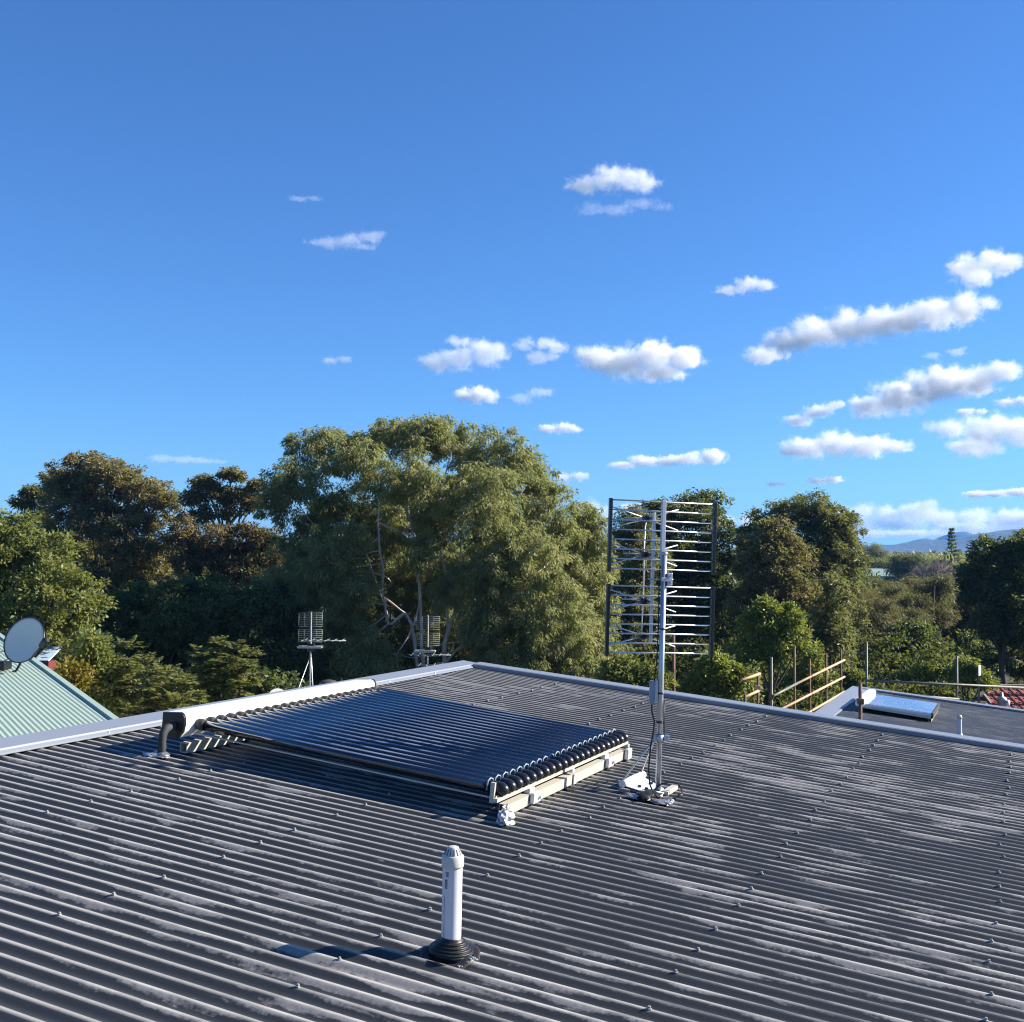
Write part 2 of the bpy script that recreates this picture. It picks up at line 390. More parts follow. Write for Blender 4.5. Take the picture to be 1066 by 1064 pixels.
v, f = strip([(-4.235, .004), (-4.243, .010), (-4.262, .018), (-4.268, .026), (-4.415, .031), (-4.420, .028), (-4.424, -.10), (-4.418, -.14)], -2.2, 9.08, 'p'); m.add(v, f)
for a_, b_ in ((-2.2, .9), (3.6, 6.7)):
    v, f = strip([(-4.2338, .0058), (-4.2418, .0118), (-4.2602, .0198), (-4.2665, .0278), (-4.416, .0328), (-4.4222, .0290), (-4.4262, -.10)], a_, b_, 'p'); m.add(v, f)
part_rf(m, 'ridge_flashing', M['flash'], house, recalc=False)
m = MB(); v, f = strip([(8.935, .003), (8.935, .030), (8.945, .036), (9.075, .040), (9.08, .036), (9.084, -.12)], -4.25, 2.4, 'c'); m.add(v, f)
part_rf(m, 'barge_flashing', M['flash'], house, recalc=False)
# pop fasteners along the capping lip
for k in range(14):
    m = MB(); m.lathe([(0, .006), (.006, .005), (.008, 0)], 8, Matrix.Translation((-4.252, -.4 + k * .72, .014)))
    part_rf(m, 'rivet', M['galv'], house)
# walls below the roof
m = MB(); zt = lambda c, p: Q(c, p, -.10)
foot = [(-4.36, -2.1), (2.1, -2.1), (2.1, 8.9), (-4.36, 8.9)]
def wall_between(mb, A, B, th=.12):
    a = Q(*A, -.10); b = Q(*B, -.10); d = b - a; d[2] = 0; d /= np.linalg.norm(d); nrm = np.array([d[1], -d[0], 0]) * th / 2
    vs = [];
    for q in (a, b):
        for s in (-1, 1):
            vs.append((q[0] + s * nrm[0], q[1] + s * nrm[1], -.2)); vs.append((q[0] + s * nrm[0], q[1] + s * nrm[1], q[2]))
    mb.add(vs, [(0, 1, 3, 2), (4, 6, 7, 5), (0, 4, 5, 1), (2, 3, 7, 6), (1, 5, 7, 3), (0, 2, 6, 4)])
for i in range(4):
    m = MB(); wall_between(m, foot[i], foot[(i + 1) % 4]); m.build('wall', M['render'], house)
# roof screws: hex head, washer; the pattern repeats every 762 mm sheet width along five purlin lines
def screw_mesh(mb, at_):
    T = Matrix.Translation(at_)
    mb.lathe([(.0, .0105), (.0052, .0105), (.0058, .0095), (.0058, .0035), (.0095, .003), (.0105, 0.)], 6, T, False)
sm = MB(); screw_mesh(sm, (0, 0, 0)); sme = None
spots = []
for ci, cc in enumerate((0.0, -.855, -1.708, -2.562, -3.40)):
    for k in range(-6, 9):
        for dp in (0., 3 * PITCHW, 6 * PITCHW):
            p = CREST0 + k * 10 * PITCHW + dp
            if p < .5 or p > 8.9: continue
            if -3.7 < cc < -2.1 and 4.75 < p < 6.35: continue
            spots.append((cc + random.uniform(-.012, .012), p))
spots.sort(key=lambda s: np.linalg.norm(Q(*s) - EYE) + (50 if abs((Q(*s) - EYE)[0]) > (Q(*s) - EYE)[1] * .47 else 0))
first = None; rest = MB()
for i, (c, p) in enumerate(spots):
    if i < 100:
        if first is None:
            first = part_rf(sm, 'roof_screw', M['screw'], roof_sheet, roofmat(c, p, 0)); o = first
        else:
            o = first.copy(); COL.objects.link(o); o.parent = roof_sheet
            o.matrix_parent_inverse = root_world(roof_sheet).inverted() @ roofmat(c, p, 0)
        s_ = random.uniform(.66, .82); o.scale = (s_, s_, s_); o.rotation_euler = (random.uniform(-.12, .12), random.uniform(-.12, .12), random.uniform(0, 3))
    else: screw_mesh(rest, (c, p, 0))
tag(part_rf(rest, 'roof_screw', M['screw'], roof_sheet), kind='stuff')

# ------------------------------------------------------------------ evacuated tube collector
C0, P0 = -3.0, 5.5
coll = empty('solar_tube_collector', roofmat(C0, P0), 'solar hot water collector of dark blue glass tubes with white header on the near roof', 'solar collector')
CM = RM0
pc = lambda mb, name, mat, parent=coll, recalc=True: part_rf(mb, name, mat, parent, CM, recalc)
def header_profile():                                                    # in (c, z): flat back, rounded crown, sloping undercut front
    pts = [(-3.835, .078), (-3.838, .192)]
    for k in range(7):
        a = PI / 2 * (1 - k / 6); pts.append((-3.738 + .030 * math.cos(a), .176 + .030 * math.sin(a)))
    pts += [(-3.706, .150), (-3.712, .115), (-3.735, .082)]
    return pts
hp = header_profile()
m = MB(); m.prism([(c, 4.572, z) for c, z in hp], (0, 1.80, 0)); pc(m, 'header_casing', M['white'])
m = MB()
gro = lambda s: [((c + 3.772) * s - 3.772, (z - .135) * s + .135) for c, z in hp]
m.prism([(c, 4.555, z) for c, z in gro(1.03)], (0, .0175, 0)); cap1 = pc(m, 'end_cap', M['black'])
m = MB(); m.prism([(c, 6.3725, z) for c, z in gro(1.03)], (0, .0175, 0)); cap2 = pc(m, 'end_cap', M['black'])
NT = 22; TC0, TC1 = -3.690, -2.05
for k in range(NT):
    p = 4.665 + k * (1.668 / (NT - 1)); z0, z1 = .143, .121
    a = np.array([TC0, p, z0]); b = np.array([TC1, p, z1]); d = (b - a) / np.linalg.norm(b - a)
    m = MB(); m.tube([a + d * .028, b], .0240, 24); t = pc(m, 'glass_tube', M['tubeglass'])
    m = MB(); m.tube([a - d * .012, a + d * .012, a + d * .030], [.028, .029, .0275], 16); pc(m, 'grommet', M['foam'], t)
    m = MB(); prof = [b - d * .03, b + d * .012, b + d * .030, b + d * .046, b + d * .056, b + d * .060]
    m.tube(prof, [.0305, .0320, .0305, .024, .014, .004], 20); pc(m, 'tube_cap', M['black'], t)
# clips in front of each cap
m = MB()
for k in range(NT):
    p = 4.665 + k * (1.668 / (NT - 1)); m.tube([(-2.082, p - .033, .11), (-2.082, p - .026, .152), (-2.082, p, .160), (-2.082, p + .026, .152), (-2.082, p + .033, .11)], .0035, 6)
pc(m, 'tube_clip_rail', M['box'])
m = MB(); m.bar((-2.022, 4.60, .083), (-2.022, 6.40, .086), .022, .016); m.bar((-2.030, 4.62, .093), (-2.030, 6.40, .096), .006, .010); pc(m, 'tube_rest', M['cream'])
def hollow(mb, c, p0_, p1_, z0, w, hgt, th=.004):                        # open square tube along p
    mb.box((c - w / 2, p0_, z0), (c - w / 2 + th, p1_, z0 + hgt)); mb.box((c + w / 2 - th, p0_, z0), (c + w / 2, p1_, z0 + hgt))
    mb.box((c - w / 2 + th, p0_, z0), (c + w / 2 - th, p1_, z0 + th)); mb.box((c - w / 2 + th, p0_, z0 + hgt - th), (c + w / 2 - th, p1_, z0 + hgt))
m = MB(); hollow(m, -2.02, 4.69, 6.34, .003, .042, .047); pc(m, 'foot_rail', M['cream'])
m = MB(); hollow(m, -3.73, 4.60, 6.40, .004, .042, .050); pc(m, 'foot_rail', M['cream'])
for p in (4.98, 6.02):
    m = MB(); m.box((-1.996, p - .045, .010), (-1.975, p + .045, .060), .004); m.box((-2.035, p - .03, .0505), (-2.005, p + .03, .0745), .002)
    m.lathe([(0, .012), (.008, .012), (.009, 0)], 6, Matrix.Translation((-1.975, p + .02, .035)) @ Matrix.Rotation(PI / 2, 4, 'Y'), False); pc(m, 'rail_clamp', M['alu'])
m = MB(); m.box((-1.995, 5.49, .0035), (-1.990, 5.53, .055)); pc(m, 'rail_joiner', M['alu'])
m = MB(); m.box((-1.998, 6.30, .002), (-1.972, 6.37, .064), .006); pc(m, 'rail_end_bracket', M['alu'])
m = MB(); m.box((-2.055, 4.612, .066), (-2.035, 4.626, .155)); pc(m, 'corner_post', M['cream'])
m = MB(); m.bar((-3.70, 4.634, .103), (-2.03, 4.634, .084), .012, .006); pc(m, 'side_rail', M['cream'])
m = MB(); m.bar((-3.70, 6.385, .088), (-2.0, 6.385, .070), .022, .018); pc(m, 'side_rail', M['alu'])
m = MB(); m.bar((-3.70, 5.5, .088), (-2.0, 5.5, .070), .030, .018); pc(m, 'side_rail', M['alu'])
m = MB()
e = [(-3.765, 4.60, .138), (-3.765, 4.535, .138), (-3.766, 4.505, .132), (-3.768, 4.487, .112), (-3.769, 4.482, .07), (-3.768, 4.487, .045), (-3.768, 4.484, .003)]
m.tube(e, [.0195, .0195, .020, .0205, .020, .0205, .0195], 14); pipe_ = pc(m, 'lagged_pipe', M['foam'])
def crumple(mb, ctr, size, seed, sub=3, flat=.6):
    bm = bmesh.new(); bmesh.ops.create_icosphere(bm, subdivisions=sub, radius=1); rng = random.Random(seed)
    for v in bm.verts:
        s = 1 + rng.uniform(-.13, .13) + .22 * math.sin(3.1 * v.co.x + seed) * math.sin(3.7 * v.co.y + 2 * seed) + .10 * math.sin(7 * v.co.z + 5 * v.co.x); v.co = Vector((v.co.x * s * size[0], v.co.y * s * size[1], max(v.co.z * s, -flat) * size[2])) + Vector(ctr)
    bm.verts.index_update(); mb.add([tuple(v.co) for v in bm.verts], [tuple(v.index for v in f.verts) for f in bm.faces]); bm.free()
m = MB(); crumple(m, (-3.768, 4.484, .006), (.05, .045, .014), 3); crumple(m, (-3.80, 4.44, .006), (.035, .02, .010), 4); pc(m, 'foil_collar', M['foil'], pipe_)
# foil-wrapped roof boot just below the collector corner
fm = Pz = None
foil = empty('foil_flashing', roofmat(-1.985, 4.63), 'crumpled silver foil lump on the roof below the near corner of the tube collector', 'foil flashing')
m = MB(); crumple(m, (-1.965, 4.595, .012), (.034, .048, .042), 8, 3, .4); part_rf(m, 'foil_lump', M['foil'], foil)
m = MB(); crumple(m, (-1.995, 4.665, .035), (.016, .028, .030), 9, 2, 1.); part_rf(m, 'foil_neck', M['foil'], foil)

# ------------------------------------------------------------------ vent pipe
VB = Q(-1.477, 3.136, .004)
vent = empty('vent_pipe', Matrix.Translation(Vector(VB)) @ Matrix.Rotation(math.radians(.6), 4, 'Y'), 'short white plastic vent pipe in a black rubber boot on the near roof', 'vent pipe')
VM = vent.matrix_basis.copy()
def pv(mb, name, mat, parent=vent, Mx=None): return part_rf(mb, name, mat, parent, Mx or VM)
R_ = .0300
m = MB(); m.lathe([(R_, .0), (R_, .258)], 40); m.lathe([(R_ - .003, .258), (R_ - .003, .20)], 24); pipe = pv(m, 'pipe', M['pvc'])
m = MB(); m.lathe([(R_ + .0004, .2525), (R_ + .0032, .253), (R_ + .0036, .256), (R_ + .0036, .284), (R_ + .002, .286), (R_ - .002, .2885), (R_ - .0125, .3085), (R_ - .0135, .311), (R_ - .017, .3125), (.0, .314)], 40)
capo = pv(m, 'vent_cap', M['pvc_cap'])
for k in range(14):
    a = 2 * PI * k / 14; mm = MB(); q = lambda r, z: (r * math.cos(a), r * math.sin(a), z)
    mm.bar(q(R_ - .0018, .2895), q(R_ - .0108, .3065), .0030, .0012, (math.cos(a), math.sin(a), .6)); pv(mm, 'vent_slot', M['mark'], capo)
m = MB()
VAN = math.radians(-118)
def pm(mb, a0, z0, z1, w_):
    for s in range(3):
        a = VAN + a0 + (s - 1) * w_ / 3
        q = lambda z: ((R_ + .0004) * math.cos(a), (R_ + .0004) * math.sin(a), z)
        mb.bar(q(z0), q(z1), w_ / 3 * R_ * 1.05, .0006, (math.cos(a), math.sin(a), 0))
for (z0, z1) in ((.238, .242), (.2335, .2365), (.228, .232)): pm(m, 0, z0, z1, .30)
for (z0, z1) in ((.216, .2195), (.2105, .2148), (.204, .209), (.198, .2025), (.1925, .1965)): pm(m, -.12, z0, z1, .30)
pm(m, -.30, .02, .17, .03); pv(m, 'printed_marks', M['mark'], pipe)
prof = [(R_ + .0008, .046), (R_ + .0035, .044), (R_ + .0035, .037)]
for (rr, zz_) in ((R_ + .010, .032), (R_ + .018, .0235), (R_ + .0265, .0155), (R_ + .034, .0085)):
    for t_ in range(7):
        a_ = math.radians(120 - t_ * 30); prof.append((rr + .0030 * math.cos(a_), zz_ + .0030 * math.sin(a_) + .001))
    prof.append((rr + .0015, zz_ - .0035))
prof.append((R_ + .038, .003))
m = MB(); m.lathe(prof, 40); BM_ = roofmat(-1.477, 3.136, .004); boot = pv(m, 'rubber_boot', M['rubber'], vent, BM_)
m = MB()
nf = 56; ring = []
for (rr, dz) in ((R_ + .033, .006), (R_ + .042, .003), (R_ + .051, .001), (R_ + .053, -.003)):
    for k in range(nf):
        a = 2 * PI * k / nf; x = rr * math.cos(a); y = rr * math.sin(a)
        z = AMP * math.cos(2 * PI * (3.136 + y - CREST0) / PITCHW) - AMP + dz + .002
        ring.append((x * 1.05, y * 1.25, z))
fs_ = [(i * nf + k, i * nf + (k + 1) % nf, (i + 1) * nf + (k + 1) % nf, (i + 1) * nf + k) for i in range(3) for k in range(nf)]
m.add(ring, fs_, True); skirt = pv(m, 'boot_skirt', M['rubber'], vent, BM_)
m = MB()
for k in range(-4, 5):
    for base in (-.25, 2.75):
        a = base + k * .12; x = (R_ + .045) * math.cos(a) * 1.05; y = (R_ + .045) * math.sin(a) * 1.25
        if base > 1 and abs(k) > 2: continue
        z = AMP * math.cos(2 * PI * (3.136 + y - CREST0) / PITCHW) - AMP + .0055
        m.box((x - .0042, y - .0042, z - .003), (x + .0042, y + .0042, z + .002), .001)
pv(m, 'foil_edge', M['foil'], vent, BM_)

# ------------------------------------------------------------------ television antenna on its mast
AB = Q(-1.598, 5.659, .0)
lean = math.radians(1.35)
ant = empty('television_antenna', Matrix.Translation(Vector(AB)) @ Matrix.Rotation(lean, 4, 'Y'), 'tall grid television antenna on a galvanised mast standing on the near roof', 'antenna')
AM = ant.matrix_basis.copy()
pa = lambda mb, name, mat, parent=ant, Mx=None: part_rf(mb, name, mat, parent, Mx or AM)
m = MB(); m.tube([(0, 0, .01), (0, 0, 1.215)], .0142, 20); m.tube([(0, 0, 1.20), (0, 0, 1.218)], .0150, 20); mast = pa(m, 'mast', M['galv'])
yaw = math.radians(15)
YR = Matrix.Rotation(yaw, 4, 'Z')                                        # +x of the grid turns away from the eye on the right
G = AM @ YR
pg = lambda mb, name, mat, parent=ant: part_rf(mb, name, mat, parent, G)
def z_of(y): return (826 - y) / 206.                                    # photo row -> height on the mast
SY = .045                                                                # the grid stands beyond the mast
for (zt_, zb_, xo, topw) in ((z_of(522.5), z_of(594), .010, 0), (z_of(612), z_of(681.5), .010, 0)):
    m = MB()
    for k in range(8):
        z = zt_ + (zb_ - zt_) * k / 7; m.tube([(-.288 + xo, SY, z), (.282 + xo, SY, z)], .0042, 6)
    g = pg(m, 'reflector_grid', M['alu'])
    for sx in (-.290, .284):
        m = MB(); m.box((sx + xo - .0085, SY - .012, zb_ - .018), (sx + xo + .0085, SY + .012, zt_ + .008), .003); pg(m, 'grid_end_bar', M['black'], g)
m = MB(); m.box((-.0105, SY - .030, z_of(590)), (.0105, SY - .009, z_of(521)), .002); pg(m, 'grid_post', M['alu'])
m = MB(); m.box((-.040, SY + .020, z_of(671)), (-.025, SY + .035, z_of(534)), .002); pg(m, 'dipole_post', M['alu'])
m = MB(); m.tube([(-.055, SY + .09, z_of(548)), (-.058, SY + .09, z_of(580)), (-.055, SY + .09, z_of(612)), (-.06, SY + .09, z_of(664))], .0035, 6)
m.tube([(-.046, SY + .095, z_of(543)), (-.055, SY + .095, z_of(549)), (-.055, SY + .095, z_of(576))], .003, 6); pg(m, 'phasing_line', M['alu'])
for yy in (540, 578.5, 628, 665):
    z = z_of(yy); by = SY + .095
    m = MB(); m.box((-.066, by - .022, z - .016), (-.034, by + .022, z + .016), .004); cb = pg(m, 'dipole_insulator', M['black'])
    m = MB(); m.bar((-.05, by, z), (-.032, SY + .03, z), .012, .012)
    pg(m, 'insulator_arm', M['black'], cb)
    m = MB()
    for sx in (-1, 1):
        for dz in (-.055, .055):
            m.tube([(-.05 + sx * .018, by, z + dz * .12), (-.05 + sx * .185, by + .012, z + dz)], .0038, 6)
    pg(m, 'bow_tie_element', M['alu'], cb)
    m = MB(); m.tube([(-.05, by + .03, z + .004), (-.05, by + .10, z + .004)], .004, 6); m.tube([(-.13, by + .10, z + .004), (.03, by + .10, z + .004)], .004, 6); pg(m, 'director_rod', M['alu'], cb)
m = MB(); m.box((.012, -.022, z_of(610.5)), (.040, .022, z_of(597)), .004); m.box((-.022, -.026, z_of(606)), (.03, -.0175, z_of(602)), .002)
m.tube([(-.085, .0, z_of(604)), (.05, .0, z_of(604))], .004, 6); m.tube([(.028, -.03, z_of(600.5)), (.028, .06, z_of(600.5))], .0045, 6); m.tube([(.028, -.03, z_of(607.5)), (.028, .06, z_of(607.5))], .0045, 6)
pg(m, 'mast_clamp', M['galv'])
m = MB(); m.box((-.0555, -.012, z_of(734.5)), (-.0305, .024, z_of(710)), .004); amp_ = pa(m, 'masthead_amplifier', M['box'])
m = MB(); m.box((-.030, -.010, z_of(730)), (-.014, .02, z_of(709)), .003); pa(m, 'amplifier_bracket', M['galv'], amp_)
m = MB()
for yy in (655.5, 722.5, 752.5): m.lathe([(.0172, -.004), (.0195, -.003), (.0195, .003), (.0172, .004)], 16, Matrix.Translation((0, 0, z_of(yy))))
pa(m, 'cable_ties', M['black'], mast)
m = MB()
m.tube([(-.020, -.004, z_of(590)), (-.0235, -.006, z_of(606)), (-.022, -.006, z_of(640)), (-.021, -.002, z_of(655)), (-.024, 0, z_of(690)), (-.034, 0, z_of(710))], .0034, 6)
m.tube([(-.043, 0, z_of(734)), (-.043, -.004, z_of(741)), (-.030, -.014, z_of(752)), (-.034, -.018, z_of(762)), (-.046, -.014, z_of(778)), (-.052, -.01, z_of(800)), (-.045, -.012, z_of(816)), (-.028, -.02, z_of(824)), (-.022, -.05, .012)], .0042, 8)
m.tube([(.020, -.004, z_of(730)), (.020, -.010, z_of(752)), (.023, -.006, z_of(766))], .0034, 6)
m.tube([(-.03, -.02, z_of(823)), (.01, -.02, .05), (.05, -.01, .060), (.10, .0, .055), (.118, -.03, .022), (.112, -.07, .012), (.085, -.10, .010)], .0042, 8)
pa(m, 'coaxial_cable', M['cable'])
m = MB(); m.lathe([(.0172, -.018), (.021, -.018), (.021, .018), (.0172, .018)], 20, Matrix.Translation((0, 0, z_of(769)))); m.box((.020, -.012, z_of(771.5)), (.048, .012, z_of(765.5)), .003); m.box((-.03, -.01, z_of(771)), (-.018, .01, z_of(766)), .002)
brk = pa(m, 'stay_collar', M['galv'])
PB = RM0
pr = lambda mb, name, mat, parent=ant: part_rf(mb, name, mat, parent, RM0)
c_, p_ = -1.598, 5.659
m = MB(); z0 = .004
poly = [(-1.775, 5.66, z0), (-1.76, 5.93, z0), (-1.60, 5.76, z0), (-1.575, 5.70, z0), (-1.575, 5.63, z0), (-1.61, 5.585, z0)]
m.prism(poly, (0, 0, .004)); m.box((-1.64, 5.615, .009), (-1.56, 5.70, .016), .002)
m.tube([(-1.785, 5.64, .018), (-1.768, 5.94, .018)], .019, 14)
base = pr(m, 'base_plate', M['white'])
m = MB()
for (a, b) in ((-1.68, 5.80), (-1.705, 5.685), (-1.66, 5.66)): m.lathe([(0, .0105), (.010, .0105), (.011, 0)], 6, Matrix.Translation((a, b, .008)), False)
pr(m, 'base_bolts', M['black'], base)
m = MB(); m.box((-1.575, 5.64, .0), (-1.54, 5.82, .022), .004); pr(m, 'base_angle', M['cream'], base)
tocol = lambda z, dx: tuple(np.array(RM0.inverted() @ (AM @ Vector((dx, 0, z)))))
m = MB(); m.tube([(-1.787, 5.655, .035), tocol(z_of(769), -.02)], .0042, 8); m.tube([(-1.772, 5.925, .035), tocol(z_of(767), -.018)], .0042, 8); pr(m, 'stay_rod', M['galv'])
m = MB(); crumple(m, (-1.60, 5.50, .012), (.055, .07, .030), 21, 3, .3); bt = pr(m, 'cable_boot', M['rubber'])
m = MB(); crumple(m, (-1.655, 5.462, .007), (.048, .024, .010), 22); crumple(m, (-1.53, 5.462, .007), (.052, .028, .012), 23); crumple(m, (-1.495, 5.53, .006), (.018, .028, .008), 24); pr(m, 'foil_flashing', M['foil'], bt)

# ------------------------------------------------------------------ the neighbours' roofs, scaffolds, dishes
S2 = 2.2                                                                 # the next roof is parallel to ours, 2.9 m below the eye
RO2 = EYE - Nv * HH * S2
def Q2(c, p, z=0.): return RO2 + Cv * c + Pv * p + Nv * z
def roofmat2(c=0, p=0, z=0):
    m_ = roofmat(0, 0, 0); m_.translation = Vector(Q2(c, p, z)); return m_
NL, NR, NB, NF = -1.415 * S2 + .20, 4.5, 11.34 * S2, 12.5
nb = empty('house', Q2(1., 18.) * np.array([1, 1, 0]), 'lower house with a dark grey steel roof, just beyond the near roof', 'house')
R2 = roofmat2()
m = MB(); nseg = 6; ps = [NF + k * PITCHW / nseg for k in range(int((NB - NF) / PITCHW * nseg))]
cs = list(np.linspace(NL, NR, 8)); vs_ = [(c, p, AMP * math.cos(2 * PI * p / PITCHW)) for c in cs for p in ps]; n_ = len(ps)
m.add(vs_, [(i * n_ + k, i * n_ + k + 1, (i + 1) * n_ + k + 1, (i + 1) * n_ + k) for i in range(len(cs) - 1) for k in range(n_ - 1)], True)
part_rf(m, 'roof_sheet', M['roof_far'], nb, R2, recalc=False)
m = MB(); v, f = strip([(NL + .12, .012), (NL + .11, .03), (NL - .20, .05), (NL - .205, -.18)], NF, NB + .05, 'p'); m.add(v, f); part_rf(m, 'ridge_flashing', M['flash'], nb, R2, recalc=False)
m = MB(); v, f = strip([(NB - .08, .012), (NB - .08, .045), (NB + .10, .055), (NB + .105, -.18)], NL - .1, NR, 'c'); m.add(v, f); part_rf(m, 'barge_flashing', M['flash'], nb, R2, recalc=False)
def wall2(A, B):
    mb = MB(); a = Q2(*A, -.14); b = Q2(*B, -.14); d = b - a; d[2] = 0; d /= np.linalg.norm(d); nr = np.array([d[1], -d[0], 0]) * .06
    vs = [(q[0] + s * nr[0], q[1] + s * nr[1], z) for q in (a, b) for s in (-1, 1) for z in (-.3, q[2])]
    mb.add(vs, [(0, 1, 3, 2), (4, 6, 7, 5), (0, 4, 5, 1), (2, 3, 7, 6), (1, 5, 7, 3), (0, 2, 6, 4)]); mb.build('wall', M['render'], nb)
cr_ = [(NL - .1, NF + .1), (NR - .2, NF + .1), (NR - .2, NB), (NL - .1, NB)]
for i in range(4): wall2(cr_[i], cr_[(i + 1) % 4])
# small collector on it
c2a, c2b, p2a, p2b = -1.14 * S2, -.615 * S2, 9.86 * S2 - .15, 10.62 * S2 - .15
sc2 = empty('solar_water_heater', roofmat2(c2a, p2a), 'small solar panel with white header reflecting blue sky on the next roof down', 'solar heater')
p2 = lambda mb, name, mat, parent=sc2: part_rf(mb, name, mat, parent, R2)
m = MB(); m.box((c2a - .10, p2a - .03, .09), (c2a + .06, p2b + .03, .24), .03); p2(m, 'header_casing', M['white'])
m = MB(); m.box((c2a + .055, p2a, .095), (c2b + .05, p2b, .150), .004); p2(m, 'collector_tray', M['alu'])
m = MB(); m.box((c2a + .062, p2a + .02, .1515), (c2b + .03, p2b - .02, .1575)); p2(m, 'cover_glass', M['panelglass'])
m = MB(); m.box((c2b + .035, p2a - .01, .07), (c2b + .07, p2b + .01, .165), .006); p2(m, 'lower_frame', M['foam'])
m = MB(); hollow(m, c2b + .02, p2a, p2b, .012, .05, .05); p2(m, 'foot_rail', M['cream'])
m = MB(); hollow(m, c2a, p2a, p2b, .012, .05, .05); p2(m, 'foot_rail', M['cream'])
for p in (p2a - .02, p2b + .02):
    m = MB(); m.bar((c2a, p, .10), (c2b + .03, p, .08), .03, .03); p2(m, 'side_rail', M['cream'])
# its vent pipe
q = Q2(-.353 * S2, 9.197 * S2)
v2 = empty('vent_pipe', Matrix.Translation(Vector(q)), 'white vent pipe standing on the next roof down, right of the small solar panel', 'vent pipe')
V2 = v2.matrix_basis.copy()
m = MB(); m.lathe([(.036, 0), (.036, .31)], 20); part_rf(m, 'pipe', M['pvc'], v2, V2)
m = MB(); m.lathe([(.037, .305), (.041, .306), (.041, .34), (.03, .365), (0, .37)], 20); part_rf(m, 'vent_cap', M['pvc_cap'], v2, V2)
m = MB(); m.lathe([(.038, .07), (.05, .05), (.075, .03), (.12, .012), (.125, -.01)], 20); part_rf(m, 'boot_flashing', M['foil'], v2, V2)

def upright(mb, x, y, z0, z1, r=.028, n=8): mb.tube([(x, y, z0), (x, y, z1)], r, n)
def plane_pt(px, py, cc):                                                # on the vertical plane beside the next roof
    d = ray(px, py); o = EYE - RO2; hor = np.array([Pv[1], -Pv[0], 0.])
    q0 = Q2(cc, 18.); t = ((q0 - EYE) @ hor) / (d @ hor); return EYE + d * t
CCS = -5.0
sf = empty('scaffold', plane_pt(840, 760, CCS) * np.array([1, 1, 0]), 'rusty scaffold with three sloping guard rails in front of yellow green shrubs', 'scaffold')
for (xp, y0, y1, mt) in ((803, 684, 760, 'scafgrey'), (827, 672, 770, 'rust'), (843, 686, 770, 'rust'), (860, 680, 770, 'rust'), (875.5, 676, 770, 'rust')):
    a = plane_pt(xp, y0, CCS); m = MB(); upright(m, a[0], a[1], gz(a[0], a[1]) - .05, a[2], .030); po = m.build('upright', M[mt], sf)
    m = MB()
    for yr in ((725, 741) if mt == 'scafgrey' else ()):
        b = plane_pt(xp, yr, CCS); m.tube([b - np.array([0, 0, .06]), b + np.array([0, 0, .06])], .05, 8)
    if mt != 'scafgrey':
        for fr in (.74,): m.tube([(a[0], a[1], a[2] - 1.0), (a[0], a[1], a[2] - .9)], .045, 8)
    m.build('coupler', M['rust'], po)
hor_off = np.array([-Pv[1], Pv[0], 0.]) * -.06
for (A, B, mt) in (((802, 724.5), (828, 711), 'scafgrey'), ((827, 711.5), (877, 687), 'rustpale'), ((802, 742.5), (877, 704.5), 'rustpale'), ((812, 757.5), (877, 720), 'rustpale')):
    a = plane_pt(*A, CCS) + hor_off; b = plane_pt(*B, CCS) + hor_off; m = MB(); m.tube([a, b], .034, 8); m.build('guard_rail', M[mt], sf)
# rusty remains left of it
a = at(789, 700, 27.); b = at(775.5, 722, 26.)
sg = empty('scaffold', np.array([(a[0] + b[0]) / 2, 26.5, 0]), 'short rusty scaffold bay half hidden among shrubs, left of the guard rails', 'scaffold')
for (xp, yp, D) in ((789, 702, 27.), (775.5, 722, 26.)):
    q = at(xp, yp, D); m = MB(); upright(m, q[0], q[1], -.05, q[2], .032); m.build('upright', M['rust'], sg)
    m = MB(); m.box((q[0] - .06, q[1] - .06, q[2] - .36), (q[0] + .06, q[1] + .06, q[2] - .26), .01); m.build('coupler', M['rustpale'], sg)
for (A, B) in (((772, 708, 26.), (791, 701.5, 27.)), ((775, 726, 26.), (790, 719, 27.))):
    m = MB(); m.tube([at(*A), at(*B)], .034, 8); m.build('guard_rail', M['rustpale'], sg)
# one pole just beyond our barge
q = at(895.5, 711, 17.)
sp = empty('scaffold_pole', np.array([q[0], q[1], 0]), 'single rusty scaffold pole standing in front of the small solar panel', 'scaffold pole')
m = MB(); upright(m, q[0], q[1], -.05, q[2], .027, 12); m.build('upright', M['rust'], sp)
m = MB(); qq = at(895.5, 730, 17.); m.box((q[0] - .045, q[1] - .05, qq[2] - .04), (q[0] + .045, q[1] + .05, qq[2] + .04), .01); qq = at(893, 757, 17.); m.tube([(q[0] - .14, q[1], qq[2] + .02), (q[0], q[1], qq[2] + .05)], .035, 8); m.build('coupler', M['rust'], sp)
# scaffold behind the next roof
sb = empty('scaffold', at(985, 720, 31.) * np.array([1, 1, 0]), 'dull grey scaffold rails on tall poles behind the next roof down', 'scaffold')
for (xp, y0, D) in ((902, 668, 30.5), (996, 683, 31.5), (1085, 690, 32.5)):
    q = at(xp, y0, D); m = MB(); upright(m, q[0], q[1], -.05, q[2], .032); m.build('upright', M['scafgrey'], sb)
for (A, B) in (((902, 708.5, 30.4), (1086, 717, 32.4)), ((903, 721, 30.4), (998, 728, 31.4))):
    m = MB(); m.tube([at(*A), at(*B)], .036, 8); m.build('guard_rail', M['scafgrey'], sb)

